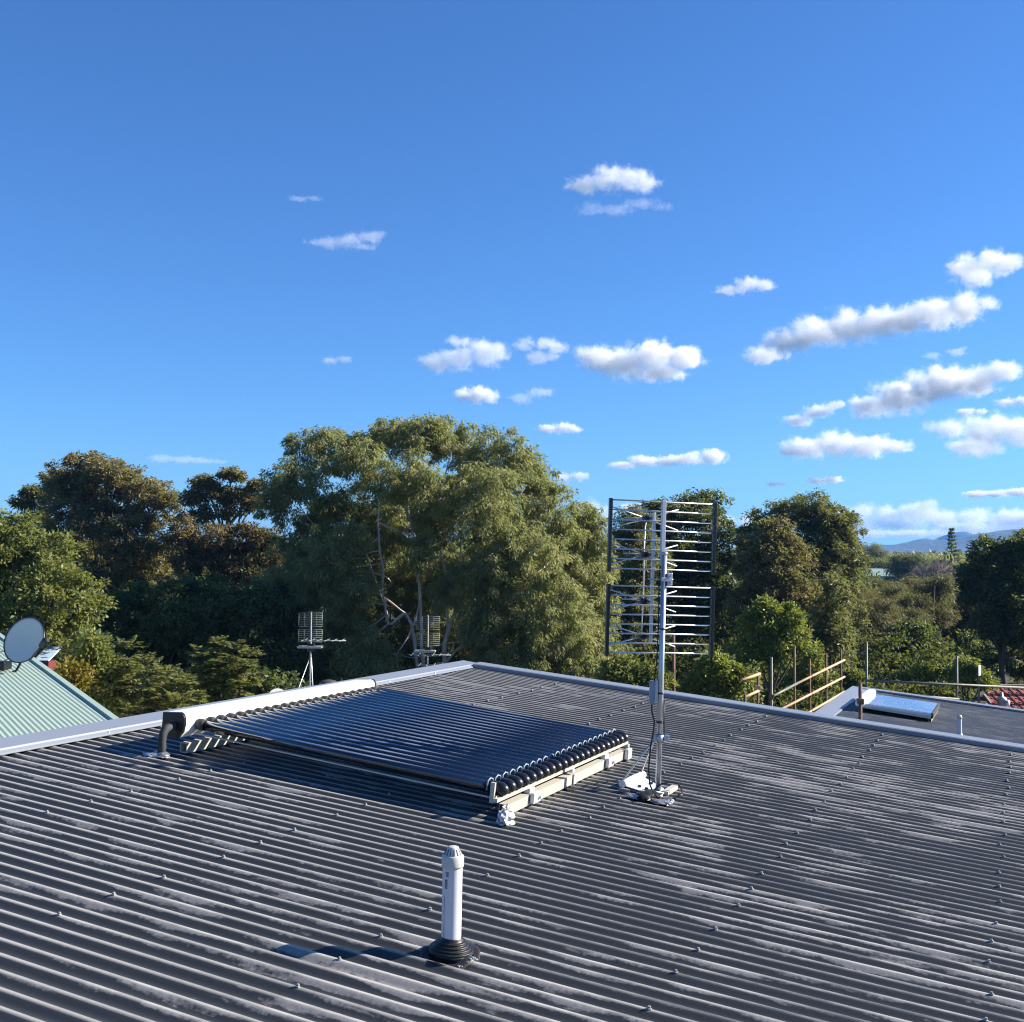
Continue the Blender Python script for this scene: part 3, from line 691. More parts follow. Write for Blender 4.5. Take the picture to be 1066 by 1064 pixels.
# red tiled house
ta = at(1023, 715, 44.); tb = at(1016, 744, 40.5); up_ = ta - tb
th = empty('house', at(1060, 730, 43.) * np.array([1, 1, 0]), 'house with dark red tiled roof and a pale vent at the right edge', 'house')
m = MB(); me_ = MB(); nc = 3; Wd = 6.5; rx = np.array([.985, -.05, 0.]); rx /= np.linalg.norm(rx)
ud = np.array([0., 1., 0.]); slope = math.tan(math.radians(24)); CL = .62
top = ta.copy()
tilew = .30
for k in range(6):
    y1 = top + (-ud * CL * k) + np.array([0, 0, -slope * CL * k]); y0 = y1 - ud * CL + np.array([0, 0, -slope * CL + .0])
    x0 = -.18 * k
    nn = int((Wd - x0) / tilew); vs = []; fs = []
    xs = [x0 + j * tilew / 4 for j in range(nn * 4 + 1)]
    for j, x in enumerate(xs):
        bump_ = .035 * (1 if (j % 4) in (0, 1) else 0)
        for (bp, dz, nose) in ((y1, .0, 0), (y0, .075, 0), (y0, .01, 1)):
            vs.append(bp + rx * x + np.array([0, 0, dz + bump_ * (0 if nose else 1)]))
    for j in range(len(xs) - 1):
        fs += [(3 * j, 3 * j + 3, 3 * j + 4, 3 * j + 1), (3 * j + 1, 3 * j + 4, 3 * j + 5, 3 * j + 2)]
    m.add(vs, fs)
    for j in range(nn):                                                  # pale worn noses
        for fr in (.28, .78):
            c = y1 * (1 - fr) + y0 * fr + rx * (x0 + (j + .62) * tilew) + np.array([0, 0, .075 * fr + .012])
            me_.box(c - np.array([.03, .075, .012]), c + np.array([.03, .075, .02]))
    mm = MB(); c0_ = y1 + rx * (x0 - .02); c1_ = y0 + rx * (x0 - .02)
    mm.bar(c0_ + np.array([0, 0, .02]), c1_ + np.array([0, 0, .05]), .07, .13); mm.build('verge_tile', M['tileedge'], th)
m.build('tiled_roof', M['tile'], th, recalc=False); tag(me_.build('worn_tile_mark', M['tileedge'], th), kind='stuff')
mm = MB(); mm.bar(top + rx * -.1 + np.array([0, 0, .05]), top + rx * Wd + np.array([0, 0, .05]), .16, .1); mm.build('ridge_cap', M['tileedge'], th)
mm = MB(); bb = top - ud * 3.6; mm.box((top[0] + .1, bb[1], -.2), (top[0] + Wd - .2, top[1] - .05, top[2] - slope * 3.6 - .05)); mm.build('wall', M['render'], th)
q = at(1043, 733, 41.6)
rv = empty('roof_vent', q, 'small pale roof vent on the dark red tiles', 'roof vent')
m = MB(); V_ = rv.matrix_basis.copy(); m.lathe([(.10, -.15), (.10, .10), (.17, .12), (.17, .22), (.05, .27), (.04, .42), (0, .43)], 12); part_rf(m, 'vent_stack', M['alu'], rv, V_)
m = MB(); m.lathe([(.12, -.05), (.13, .12), (.05, .16), (0, .17)], 10, Matrix.Translation((.16, 0, 0))); part_rf(m, 'vent_cowl', M['galv'], rv, V_)

# green roofed house at the left, with its dish
gA = at(-12, 655.5, 25.); gB = at(122, 754.5, 16.2); gd = gB - gA; gl = np.linalg.norm(gd); gd /= gl; gl += 1.1
gs = np.cross(gd, (0, 0, 1)); gs = -gs / np.linalg.norm(gs)
if gs[0] > 0: gs = -gs
gn = np.cross(gd, gs); gn = gn if gn[2] > 0 else -gn
GMx = Matrix.Identity(4)
for i in range(3): GMx[i][0] = gd[i]; GMx[i][1] = gs[i]; GMx[i][2] = gn[i]
GMx.translation = Vector(gA)
gh = empty('house', ((gA + gB) / 2 + gs * 2.2) * np.array([1, 1, 0]), 'house with pale green ribbed steel roof at the left edge', 'house')
GWd = 4.6
m = MB(); vs = []; xs_ = []
prof_ = [(k * PITCHW / 6, 0.0055 * math.cos(k * PI / 3) + .0055) for k in range(int(GWd / PITCHW * 6))]
for a in (0., gl * .5, gl): vs += [(a, yy, zz) for yy, zz in prof_]
n_ = len(prof_)
m.add(vs, [(i * n_ + k, i * n_ + k + 1, (i + 1) * n_ + k + 1, (i + 1) * n_ + k) for i in range(2) for k in range(n_ - 1)], True); part_rf(m, 'roof_sheet', M['green_roof'], gh, GMx, recalc=False)
m = MB(); m.box((-.05, -.10, -.16), (gl, .0, .035), .004); part_rf(m, 'barge_flashing', M['green_roof'], gh, GMx)
m = MB(); m.box((-.05, GWd, -.16), (gl, GWd + .12, .035), .004); part_rf(m, 'barge_flashing', M['green_roof'], gh, GMx)
m = MB()
cn = [gA - np.array([0, 0, .15]), gB - gd * .4 - np.array([0, 0, .15]), gB - gd * .4 + gs * GWd - np.array([0, 0, .15]), gA + gs * GWd - np.array([0, 0, .15])]
for i in range(4):
    m = MB(); a, b = cn[i], cn[(i + 1) % 4]; d = b - a; d[2] = 0; d /= np.linalg.norm(d); nr = np.array([d[1], -d[0], 0]) * .06
    vs = [(q[0] + s * nr[0], q[1] + s * nr[1], z) for q in (a, b) for s in (-1, 1) for z in (-.3, q[2])]
    m.add(vs, [(0, 1, 3, 2), (4, 6, 7, 5), (0, 4, 5, 1), (2, 3, 7, 6), (1, 5, 7, 3), (0, 2, 6, 4)]); m.build('wall', M['white'], gh)
def groof_pt(px, py):
    d = ray(px, py); t = ((gA - EYE) @ gn) / (d @ gn); return EYE + d * t
foot_ = groof_pt(13, 700); DD = foot_[1]
dc = at(25, 666, DD - .1)
sat = empty('satellite_dish', foot_, 'grey satellite dish on a bent black arm standing on the pale green roof', 'satellite dish')
nrm = np.array([-.10, -.88, .40]); nrm /= np.linalg.norm(nrm)
Mz = Vector(nrm).to_track_quat('Z', 'Y').to_matrix().to_4x4(); Mz.translation = Vector(dc)
sc_ = DD / FPX
m = MB(); n_ = 40; vs = []; fs = []; Rx, Ry = 20.5 * sc_ * 1.03, 23.5 * sc_ * 1.06
for sgn, off in ((1, 0.), (1, -.012)):
    for i in range(1, 9):
        r = i / 8
        for k in range(n_):
            a = 2 * PI * k / n_; vs.append((Rx * r * math.cos(a), Ry * r * math.sin(a), .07 * r * r - .07 + off))
vs += [(0, 0, -.07), (0, 0, -.082)]; c1, c2 = len(vs) - 2, len(vs) - 1; H8 = 8 * n_
for l in (0, 1):
    for k in range(n_):
        k2 = (k + 1) % n_; fs.append((l * H8 + k, l * H8 + k2, c1 + l) if l == 0 else (l * H8 + k2, l * H8 + k, c1 + l))
        for i in range(7): fs.append((l * H8 + i * n_ + k, l * H8 + (i + 1) * n_ + k, l * H8 + (i + 1) * n_ + k2, l * H8 + i * n_ + k2) if l == 0 else (l * H8 + i * n_ + k2, l * H8 + (i + 1) * n_ + k2, l * H8 + (i + 1) * n_ + k, l * H8 + i * n_ + k))
for k in range(n_): fs.append((7 * n_ + k, H8 + 7 * n_ + k, H8 + 7 * n_ + (k + 1) % n_, 7 * n_ + (k + 1) % n_))
m.add(vs, fs, True); dsh = part_rf(m, 'reflector', M['dish'], sat, Mz)
m = MB(); m.tube([(Rx * math.cos(2 * PI * k / 40), Ry * math.sin(2 * PI * k / 40), 0) for k in range(41)], .009, 6, False); part_rf(m, 'rim', M['black'], dsh, Mz)
low = at(31, 687, DD - .15); lnb = at(45, 671, DD - .55)
m = MB(); m.tube([low, lnb], .018, 8); m.tube([low, at(23, 682, DD + .05)], .022, 8); sa_ = m.build('feed_arm', M['black'], sat)
m = MB(); m.tube([at(43, 672.5, DD - .5), at(47, 667, DD - .55), at(50, 666, DD - .56)], [.05, .055, .04], 10); m.build('feed_horn', M['cable'], sa_)
m = MB(); m.tube([at(24, 670, DD + .12), at(22.5, 684, DD + .05), at(21, 691, DD + .03), at(17, 698, DD + .01), foot_], .022, 10); m.build('mast', M['black'], sat)
for e_ in ((-3, 678), (1, 690)):
    g_ = groof_pt(*e_); m = MB(); m.tube([at(21, 679, DD + .05), g_], .012, 6); m.build('stay', M['black'], sat)
m = MB(); q = groof_pt(-1, 697); m.box(q - np.array([.16, .16, .02]), q + np.array([.16, .16, .14]), .02); m.build('ballast_block', M['black'], sat)

# sheds glimpsed among the trees on the left
def shed(px0, px1, py, D, roofm, wallm, label, depth=2.5, pitch=.25, wallh=None):
    a = at(px0, py, D); b = at(px1, py, D)
    o = empty('shed', ((a + b) / 2) * np.array([1, 1, 0]) + np.array([0, depth / 2, 0]), label, 'shed')
    m = MB(); vs = [(a[0], D, a[2]), (b[0], D, a[2]), (b[0], D + depth, a[2] + pitch * depth), (a[0], D + depth, a[2] + pitch * depth)]
    m.prism([(x, y, z + .04) for x, y, z in vs], (0, 0, -.05)); m.build('roof', M[roofm], o)
    m = MB(); m.box((a[0] - .03, D - .04, a[2] - .13), (b[0] + .03, D - .005, a[2] + .03)); m.build('fascia', M[wallm], o)
    m = MB(); m.box((a[0] + .1, D + .2, -.3), (b[0] - .1, D + depth - .1, a[2] - .02)); m.build('wall', M[wallm], o)
    return o
shed(35, 50, 689, 30., 'paleblue', 'red', 'shed with pale blue roof and red fascia behind the satellite dish', .9, .33)
shed(84, 98, 669, 34., 'white', 'red', 'small red walled shed with white roof between the trees', .9, .22)
# low house hidden behind the high side of our roof, carrying two antennas
hz_ = 2.15
lh = empty('house', (-2.3, 23.5, 0), 'low grey roofed house just behind the high edge of the near roof', 'house')
m = MB(); m.prism([(-5.6, 19.6, hz_ - .3), (1.2, 19.6, hz_ - .3), (1.2, 23.5, hz_ + .35), (-5.6, 23.5, hz_ + .35)], (0, 0, -.06)); m.prism([(-5.6, 27.4, hz_ - .3), (1.2, 27.4, hz_ - .3), (1.2, 23.56, hz_ + .35), (-5.6, 23.56, hz_ + .35)], (0, 0, -.06)); m.build('roof', M['roof_far'], lh)
m = MB(); m.box((-5.2, 20., -.3), (.8, 27., hz_ - .45)); m.build('wall', M['render'], lh)
def antenna_far(px, D, ytop, yb1, yt2, yb2, label, yagis, tray, strut, base_z):
    q = at(px, 700, D); k = D / FPX; zz = lambda y: at(px, y, D)[2]
    o = empty('television_antenna', (q[0], D, base_z), label, 'antenna'); X = q[0]
    m = MB(); m.tube([(X, D, base_z - .02), (X, D, zz(ytop))], .014, 8); m.build('mast', M['dullalu'], o)
    hw = 12.2 * k
    for (y0, y1) in ((ytop + 1, yb1), (yt2, yb2)):
        m = MB(); nb_ = 7
        for i in range(nb_):
            z = zz(y0 + (y1 - y0) * i / (nb_ - 1)); m.tube([(X - hw, D - .05, z), (X + hw, D - .05, z)], .0042, 5)
        for s in (-1, -.5, .5, 1): m.tube([(X + s * hw, D - .05, zz(y0)), (X + s * hw, D - .05, zz(y1))], .0045, 5)
        m.build('reflector_grid', M['dullalu'], o)
    for (x0, x1, y) in yagis:
        m = MB(); m.tube([(X + x0 * k, D + .05, zz(y)), (X + x1 * k, D + .05, zz(y))], .010, 6); b_ = m.build('boom', M['dullalu'], o)
        m = MB(); n_ = max(4, int((x1 - x0) / 7))
        for i in range(n_):
            x = X + (x0 + (x1 - x0) * (i + .5) / n_) * k; m.tube([(x, D - .28, zz(y) + .01), (x, D + .38, zz(y) + .01)], .006, 5)
        m.build('director_rods', M['dullalu'], b_)
    if tray:
        m = MB(); m.box((X + tray[0] * k, D - .12, zz(tray[2] + 1.1)), (X + tray[1] * k, D + .12, zz(tray[2] - 1.1)), .01); m.build('dipole_tray', M['dullalu'], o)
    m = MB(); m.box((X - .05, D - .05, zz(ytop + 41)), (X + .07, D + .05, zz(ytop + 33)), .01); m.build('junction_box', M['cable'], o)
    if strut:
        m = MB(); m.tube([(X - .02, D, zz(strut[1])), (X + strut[0] * k, D - .4, base_z - .02)], .009, 6); m.tube([(X + .01, D, zz(strut[1] - 4)), (X + 4 * k, D + .25, base_z)], .009, 6); m.build('stay', M['galv'], o)
    return o
antenna_far(323, 21., 637, 652, 655, 668, 'thin grid antenna with one slanting stay, left of the pair behind the tube collector', [(-11, 36, 667)], (-13, 12, 673.5), (-28, 686), 2.32)
antenna_far(445, 24., 640.5, 655, 659, 672, 'grid antenna with two horizontal rod booms in front of the pale gum trunks', [(-20, 24, 682), (-12, 26, 692.5)], (-14, 8, 678), None, 2.42)
q = at(342, 713, 21.5)
wv = empty('roof_ventilator', (q[0], 21.5, 2.6), 'dark round roof ventilator showing just above the white collector header', 'roof ventilator')
m = MB(); m.lathe([(.14, 0), (.14, q[2] - 2.6 - .05), (.17, q[2] - 2.6 - .04), (.175, q[2] - 2.6 + .03), (.13, q[2] - 2.6 + .075), (.05, q[2] - 2.6 + .095), (0, q[2] - 2.6 + .10)], 20, Matrix.Translation((q[0], 21.5, 2.6))); m.build('dome', M['foam'], wv)
q = at(289, 719, 20.5)
wd = empty('satellite_dish', (q[0], 20.5, 2.45), 'pale dish rim barely showing above the white collector header', 'satellite dish')
m = MB(); T_ = Matrix.Translation((q[0], 20.5, q[2] - .12)) @ Matrix.Rotation(math.radians(62), 4, 'X') @ Matrix.Rotation(.3, 4, 'Y'); m.lathe([(0, -.05), (.09, -.038), (.14, -.018), (.17, 0), (.165, .003), (.09, -.028), (0, -.04)], 24, T_); m.build('reflector', M['dish'], wd)
m = MB(); m.tube([(q[0], 20.55, 2.4), (q[0], 20.55, q[2] - .1)], .02, 8); m.build('mast', M['galv'], wd)
# timber post behind the antenna
q = at(702, 661, 30.)
po = empty('timber_post', (q[0], 30., 0), 'weathered timber post in the shade behind the tall antenna mast', 'post')
m = MB(); m.tube([(q[0], 30, -.1), (q[0] - .02, 30, q[2])], [.055, .04], 10); m.build('post', M['rust'], po)
m = MB(); qa = at(697, 672, 29.9); m.bar((qa[0] + .02, 29.93, qa[2]), (qa[0] + .36, 29.93, qa[2] + .02), .05, .07); m.build('cross_arm', M['rust'], po)

# distant houses
def far_house(px, pw, y0, y1, D, label):
    a = at(px - pw / 2, y1, D); b = at(px + pw / 2, y1, D); zr = at(px, y0, D)[2]
    o = empty('house', ((a + b) / 2) * np.array([1, 1, 0]), label, 'house'); dp = 6.; z0 = a[2]
    m = MB(); x0, x1 = a[0], b[0]
    m.add([(x0, D, z0), (x1 + .3, D, z0), (x1 - .9, D + dp / 2, zr), (x0, D + dp / 2, zr), (x0, D + dp, z0), (x1 + .3, D + dp, z0)], [(0, 1, 2, 3), (4, 3, 2, 5)]); m.build('roof', M['green_dark'], o, recalc=False)
    m = MB(); m.add([(x1 - .25, D + .3, z0 + .03), (x1 + .05, D + dp - .3, z0 + .03), (x1 - .82, D + dp / 2, zr - .05)], [(0, 1, 2)]); m.box((x0, D - .05, z0 - .18), (x1 + .3, D - .01, z0 + .02)); m.build('gable_board', M['cream_wall'], o)
    m = MB(); m.box((x0 + .2, D + .5, -.5), (x1 - .5, D + dp - .5, z0 - .03)); m.build('wall', M['bark'], o); return o
far_house(917, 36, 592, 599.5, 200., 'far house with sage green hip roof beyond the trees')
q = at(990, 612, 130.)
wt = empty('house', (q[0], 131.5, 0), 'white gabled house end glimpsed between dark trees below the distant pine', 'house')
a = at(982, 615, 130.); b = at(999, 618, 130.); c = at(990, 605, 130.); e1 = at(997, 606, 130.)
m = MB(); m.prism([(a[0], 130, a[2]), (c[0], 130, c[2]), (e1[0], 130, e1[2]), (b[0], 130, b[2]), (b[0], 130, 0), (a[0], 130, 0)], (0, 4, 0)); m.build('wall', M['white'], wt)
m = MB(); m.prism([(a[0] - .15, 129.8, a[2]), (c[0], 129.8, c[2] + .12), (e1[0] + .2, 129.8, e1[2] + .12), (e1[0] + .2, 129.8, e1[2] + .02), (c[0], 129.8, c[2] + .02), (a[0] - .1, 129.8, a[2] - .1)], (0, 4.4, 0)); m.build('roof', M['white'], wt)
q = at(1019, 700, 38.)
pn = empty('sign_board', (q[0], 38., 0), 'small bright white board glimpsed among yellow green leaves above the red tiles', 'board')
m = MB(); m.box((-.12, -.012, -.10), (.12, .012, .24), .006, Matrix.Translation((q[0], 37.95, q[2])) @ Matrix.Rotation(math.radians(52), 4, 'Z')); m.build('panel', M['white'], pn)
m = MB(); m.box((q[0] - .03, 38.0, -.1), (q[0] + .03, 38.05, q[2] + .1)); m.build('post', M['bark_grey'], pn)

# ------------------------------------------------------------------ trees
def quad_mesh(name, V, attrs, mat, parent, nv=4):
    nq = len(V) // nv
    me = bpy.data.meshes.new(name); me.vertices.add(len(V)); me.vertices.foreach_set('co', V.astype(np.float32).ravel())
    me.loops.add(len(V)); me.loops.foreach_set('vertex_index', np.arange(len(V), dtype=np.int32))
    me.polygons.add(nq); me.polygons.foreach_set('loop_start', np.arange(0, len(V), nv, dtype=np.int32))
    for k, a in attrs.items():
        at_ = me.attributes.new(k, 'FLOAT', 'FACE'); at_.data.foreach_set('value', a.astype(np.float32))
    me.update(calc_edges=True); me.materials.append(mat)
    o = bpy.data.objects.new(name, me); COL.objects.link(o)
    if parent is not None: o.parent = parent; o.matrix_parent_inverse = root_world(parent).inverted()
    return o
def unit(v): return v / (np.linalg.norm(v, axis=-1, keepdims=True) + 1e-9)
def leaves(P, DIR, Lg, Wd, rng):
    """diamond leaves: points P, unit directions DIR"""
    n = len(P); rnd = unit(rng.normal(size=(n, 3))); S = unit(np.cross(DIR, rnd))
    Lg = Lg * rng.uniform(.7, 1.3, (n, 1)); Wd = Wd * rng.uniform(.7, 1.3, (n, 1)); mid = P + DIR * Lg * .45 + np.cross(DIR, S) * Lg * .06
    V = np.empty((n, 4, 3)); V[:, 0] = P; V[:, 1] = mid + S * Wd * .5; V[:, 2] = P + DIR * Lg; V[:, 3] = mid - S * Wd * .5
    return V.reshape(-1, 3)
def sub3(D, rng, n, lump): return None
KIND = {}
def kind(name, a, b, c=None, trans=.42, spec=.35, **kw):
    KIND[name] = dict(mat=leaf_mat('leaves ' + name, a, b, c, trans, .5, spec), **kw)
# L leaf length, W width, droop: 0 random .. 1 hanging, spray radius, leaves per spray, sprays per m2 of lobe surface
kind('gum', (.215, .228, .098), (.365, .345, .142), (.140, .160, .070), L=.15, W=.034, droop=.75, sr=.24, ls=74, dens=3.1, odd=.22, trans=.50, hang=1.)
kind('brown gum', (.165, .140, .062), (.240, .190, .085), (.230, .135, .070), L=.15, W=.060, droop=.45, sr=.27, ls=56, dens=2.9, odd=.35)
kind('olive gum', (.135, .140, .052), (.225, .210, .078), (.150, .125, .060), L=.16, W=.055, droop=.5, sr=.27, ls=56, dens=2.9, odd=.2, hang=.3)
kind('red gum', (.175, .115, .070), (.230, .150, .085), (.09, .08, .04), L=.15, W=.060, droop=.4, sr=.27, ls=54, dens=2.9, odd=.3)
kind('bright', (.150, .172, .048), (.250, .250, .068), (.085, .115, .030), L=.12, W=.060, droop=.2, sr=.26, ls=50, dens=3.8, odd=.3)
kind('lime', (.170, .205, .038), (.280, .285, .055), (.09, .13, .028), L=.13, W=.070, droop=.3, sr=.26, ls=46, dens=3.8, odd=.3, trans=.38)
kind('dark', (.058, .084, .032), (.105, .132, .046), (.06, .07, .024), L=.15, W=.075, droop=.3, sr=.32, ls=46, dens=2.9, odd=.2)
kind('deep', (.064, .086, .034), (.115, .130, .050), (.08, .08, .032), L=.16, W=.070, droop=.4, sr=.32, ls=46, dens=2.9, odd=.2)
kind('casuarina', (.088, .074, .042), (.128, .100, .056), (.130, .080, .048), L=.24, W=.028, droop=.7, sr=.36, ls=46, dens=3., odd=.3)
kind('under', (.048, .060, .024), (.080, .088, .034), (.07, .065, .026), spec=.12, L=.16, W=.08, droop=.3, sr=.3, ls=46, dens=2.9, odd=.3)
kind('yellow', (.19, .145, .022), (.26, .20, .03), (.16, .10, .02), L=.14, W=.06, droop=.2, sr=.3, ls=50, dens=4., odd=.3)

def sample_lobes(lobes, k, rng, sub=(.42, .56), hang=0.):
    """each lobe carries smaller rounded clumps; leaf sprays sit on the upper shells of the clumps"""
    C, Nrm, idx = [], [], []
    for i, (c, r) in enumerate(lobes):
        ns = 11; ang = rng.uniform(0, 6.28); kk = np.arange(ns) + .5
        zz = 1 - 1.75 * kk / ns; ph = ang + kk * 2.39996; q = np.sqrt((1 - zz ** 2).clip(0, 1))
        dirs = np.stack([q * np.cos(ph), q * np.sin(ph), zz], 1) + rng.normal(0, .16, (ns, 3))
        for d0 in dirs:
            sr_ = rng.uniform(*sub); cc = c + d0 * r * (1 - sr_ * .72); rs = r * sr_ * np.array([1 - .12 * hang, 1, .86 + .42 * hang]); cc = cc - np.array([0, 0, rs[2] * .18 * hang])
            area = 4 * PI * ((rs[0] * rs[1]) ** 1.6 / 3 + (rs[0] * rs[2]) ** 1.6 / 3 + (rs[1] * rs[2]) ** 1.6 / 3) ** (1 / 1.6)
            n = max(3, int(area * k)); d = unit(rng.normal(size=(n, 3))); flip = (d[:, 2] < -.25) & (rng.random(n) < .75 - .45 * hang); d[flip, 2] *= -1
            rr = (1 - np.abs(rng.normal(0, .20, n))).clip(.1, 1.)
            C.append(cc + d * rr[:, None] * rs); Nrm.append(unit(d + d0 * .4)); idx.append(np.full(n, i))
    return np.concatenate(C), np.concatenate(Nrm), np.concatenate(idx)
def curve(a, b, rng, bend=.12, n=6, lift=.0):
    a = np.array(a, float); b = np.array(b, float); Lh = np.linalg.norm(b - a); off = rng.normal(size=3) * Lh * bend; off[2] += Lh * lift
    t = np.linspace(0, 1, n)[:, None]; return list(a * (1 - t) + b * t + off * (4 * t * (1 - t)) / 2)
def grow(root, kn, lobes, limbs, bark, rng, twig=.25, name='crown', scale=1., thin=1., trunk_r=.16):
    """crown of leaf sprays over the lobes (world coordinates), trunk with limbs reaching into each lobe"""
    K = KIND[kn]; C, Nr, idx = sample_lobes(lobes, K['dens'] * thin, rng, hang=K.get('hang', 0.))
    m = max(8, int(K['ls'] * 1.0)); n = len(C)
    sp_t = rng.random(n); sp_o = (rng.random(n) < K['odd']) * rng.uniform(.4, 1, n)
    sr = K['sr'] * rng.uniform(.6, 1.25, n) * scale
    loc = rng.normal(size=(n, m, 3)); loc = loc / (np.linalg.norm(loc, axis=2, keepdims=True)) * (rng.random((n, m, 1)) ** .5)
    dr = K['droop']
    loc[:, :, 2] = loc[:, :, 2] * (.62 + dr * .35) - dr * .25
    P = (C[:, None] + loc * sr[:, None, None]).reshape(-1, 3)
    out = np.repeat(Nr, m, 0) * .5 + loc.reshape(-1, 3) * .6
    D = out + rng.normal(size=P.shape) * .55; D[:, 2] = D[:, 2] * (1 - dr * .6) - dr * 1.1
    V = leaves(P, unit(D), K['L'] * scale ** .5, K['W'] * scale ** .5, rng)
    tint = (np.repeat(sp_t, m) * .65 + rng.random(n * m) * .35); odd = np.repeat(sp_o, m) * rng.uniform(.5, 1, n * m)
    cr = quad_mesh(name, V, dict(tint=tint, odd=odd), K['mat'], root)
    mb = MB(); 
    for path, r0, r1 in limbs:
        path = [np.array(q, float) for q in path]; k = len(path); mb.tube(path, list(np.linspace(r0, r1, k)), 7)
    src = np.array([np.array(q, float) for l in limbs for q in l[0][max(1, int(len(l[0]) * .4)):]]); used = np.zeros(len(src))
    for i, (c, r) in enumerate(lobes):
        dd = np.linalg.norm(src - c, axis=1) + (src[:, 2] > c[2] + .2) * 3 + used; pick_ = int(np.argmin(dd)); s_ = src[pick_]; used += 1.1 * np.exp(-np.linalg.norm(src - s_, axis=1) / .4)
        hub = c - np.array([0, 0, r[2] * .45])
        Lh = np.linalg.norm(hub - s_)
        if Lh > .15: mb.tube(curve(s_, hub, rng, .16, 6, -.05), list(np.linspace(min(.032, .014 + Lh * .008), .012, 6)), 5)
        own = np.where(idx == i)[0]; pick = own[rng.random(len(own)) < twig]
        for j in pick[:30]: mb.tube(curve(hub, C[j], rng, .14, 4, -.04), [.016, .012, .008, .005], 4, False)
    mb.build('trunk', M[bark], root, recalc=False)
    return cr
def lob(l, D, fz=.85):
    """crown lobes written as places and half sizes in the photo, D metres ahead"""
    out = []
    for q in l:
        px, py, rx, ry = q[:4]; dd = q[4] if len(q) > 4 else 0.
        k = (D + dd) / FPX; out.append((at(px, py, D + dd), np.array([rx * k, (rx + ry) / 2 * k * fz, ry * k])))
    return out
NTREE = [0]
def tree(name, label, D, kn, lobes, trunk_px, bark='bark', group=None, fork=.45, limbs_px=None, r0=.16, cat='tree', seed=None, **kw):
    NTREE[0] += 1; rng = np.random.default_rng(seed or 100 + NTREE[0]); LB = lob(lobes, D)
    b = at(trunk_px, 700, D); g = gz(b[0], D); base = np.array([b[0], D, g])
    root = empty(name, base, label, cat, group)
    limbs = []
    if limbs_px:
        for path, ra, rb in limbs_px:
            pts = [at(q[0], q[1], D + (q[2] if len(q) > 2 else GLF)) for q in path]
            if ra > .052: pts = [np.array([pts[0][0], pts[0][1], min(g - .1, pts[0][2])])] + pts
            pp = [np.array(q) for q in pts]; sm_ = []
            for i in range(len(pp) - 1):
                p0, p1, p2, p3 = pp[max(i - 1, 0)], pp[i], pp[i + 1], pp[min(i + 2, len(pp) - 1)]
                for u in (0, .25, .5, .75): sm_.append(.5 * (2 * p1 + (p2 - p0) * u + (2 * p0 - 5 * p1 + 4 * p2 - p3) * u ** 2 + (3 * p1 - p0 - 3 * p2 + p3) * u ** 3) + rng.normal(0, .02, 3))
            limbs.append((sm_ + [pp[-1]], ra, rb))
    else:
        top = max(LB, key=lambda l: l[0][2]); mid = np.mean([l[0] for l in LB], 0)
        fk = base * (1 - fork) + (mid * .5 + top[0] * .5) * fork
        limbs.append((curve(base - np.array([0, 0, .1]), fk, rng, .05, 6), r0, r0 * .7))
        for c, r in LB: limbs.append((curve(fk - (fk - base) * rng.uniform(0, .25), c, rng, .12, 7, .02), r0 * .5, .02))
    grow(root, kn, LB, limbs, bark, rng, **kw)
    return root

# the big pale-trunked gum in the middle
gum_lobes = [(305, 505, 34, 26), (335, 468, 38, 24, 1), (288, 525, 20, 20), (372, 480, 38, 26, -1), (400, 458, 40, 24, 1), (440, 450, 36, 20), (425, 500, 42, 32, -2),
    (470, 462, 30, 24, 1), (515, 478, 42, 32), (500, 520, 46, 36, -2), (550, 500, 38, 34, 1), (365, 530, 40, 30, 1),  
    (570, 545, 42, 38), (600, 580, 36, 44, 1), (545, 580, 46, 40, -2), (615, 630, 30, 44), (575, 640, 46, 46, -2), (520, 640, 44, 42, -1), (510, 600, 34, 34, -2), (455, 545, 30, 24, -1), (395, 545, 30, 22, 1), 
    (320, 570, 34, 32, 1), (300, 620, 34, 40, 0), (345, 640, 38, 44, -1), (325, 680, 36, 34, -1), (385, 690, 36, 30, -2),  (540, 690, 42, 30, -2), (600, 690, 42, 28, -2), (632, 680, 18, 24, -1),
    (430, 530, 34, 34, 3), (470, 520, 34, 30, 3), (520, 550, 40, 34, 3), (330, 540, 22, 20, 2), (530, 600, 40, 36, 3), (490, 670, 40, 34, 3), (430, 680, 36, 30, 4), (590, 640, 36, 36, 3), (375, 650, 34, 40, 4), (555, 700, 40, 30, 2), (610, 545, 20, 24, 1), (425, 530, 34, 32, 4), (360, 590, 34, 34, 4.5), (440, 600, 32, 34, 5), (400, 600, 34, 34, 5), (475, 600, 30, 34, 4.5), (395, 560, 30, 26, 4), (440, 655, 40, 34, 5), (345, 575, 30, 26, -1.5), (372, 615, 26, 26, -1.5), (330, 600, 30, 28, -1), (365, 560, 22, 18, -1.6), (465, 610, 18, 24, -1.5), (440, 575, 16, 18, -1.5), (505, 655, 26, 26, -2)]
GLF = -.4
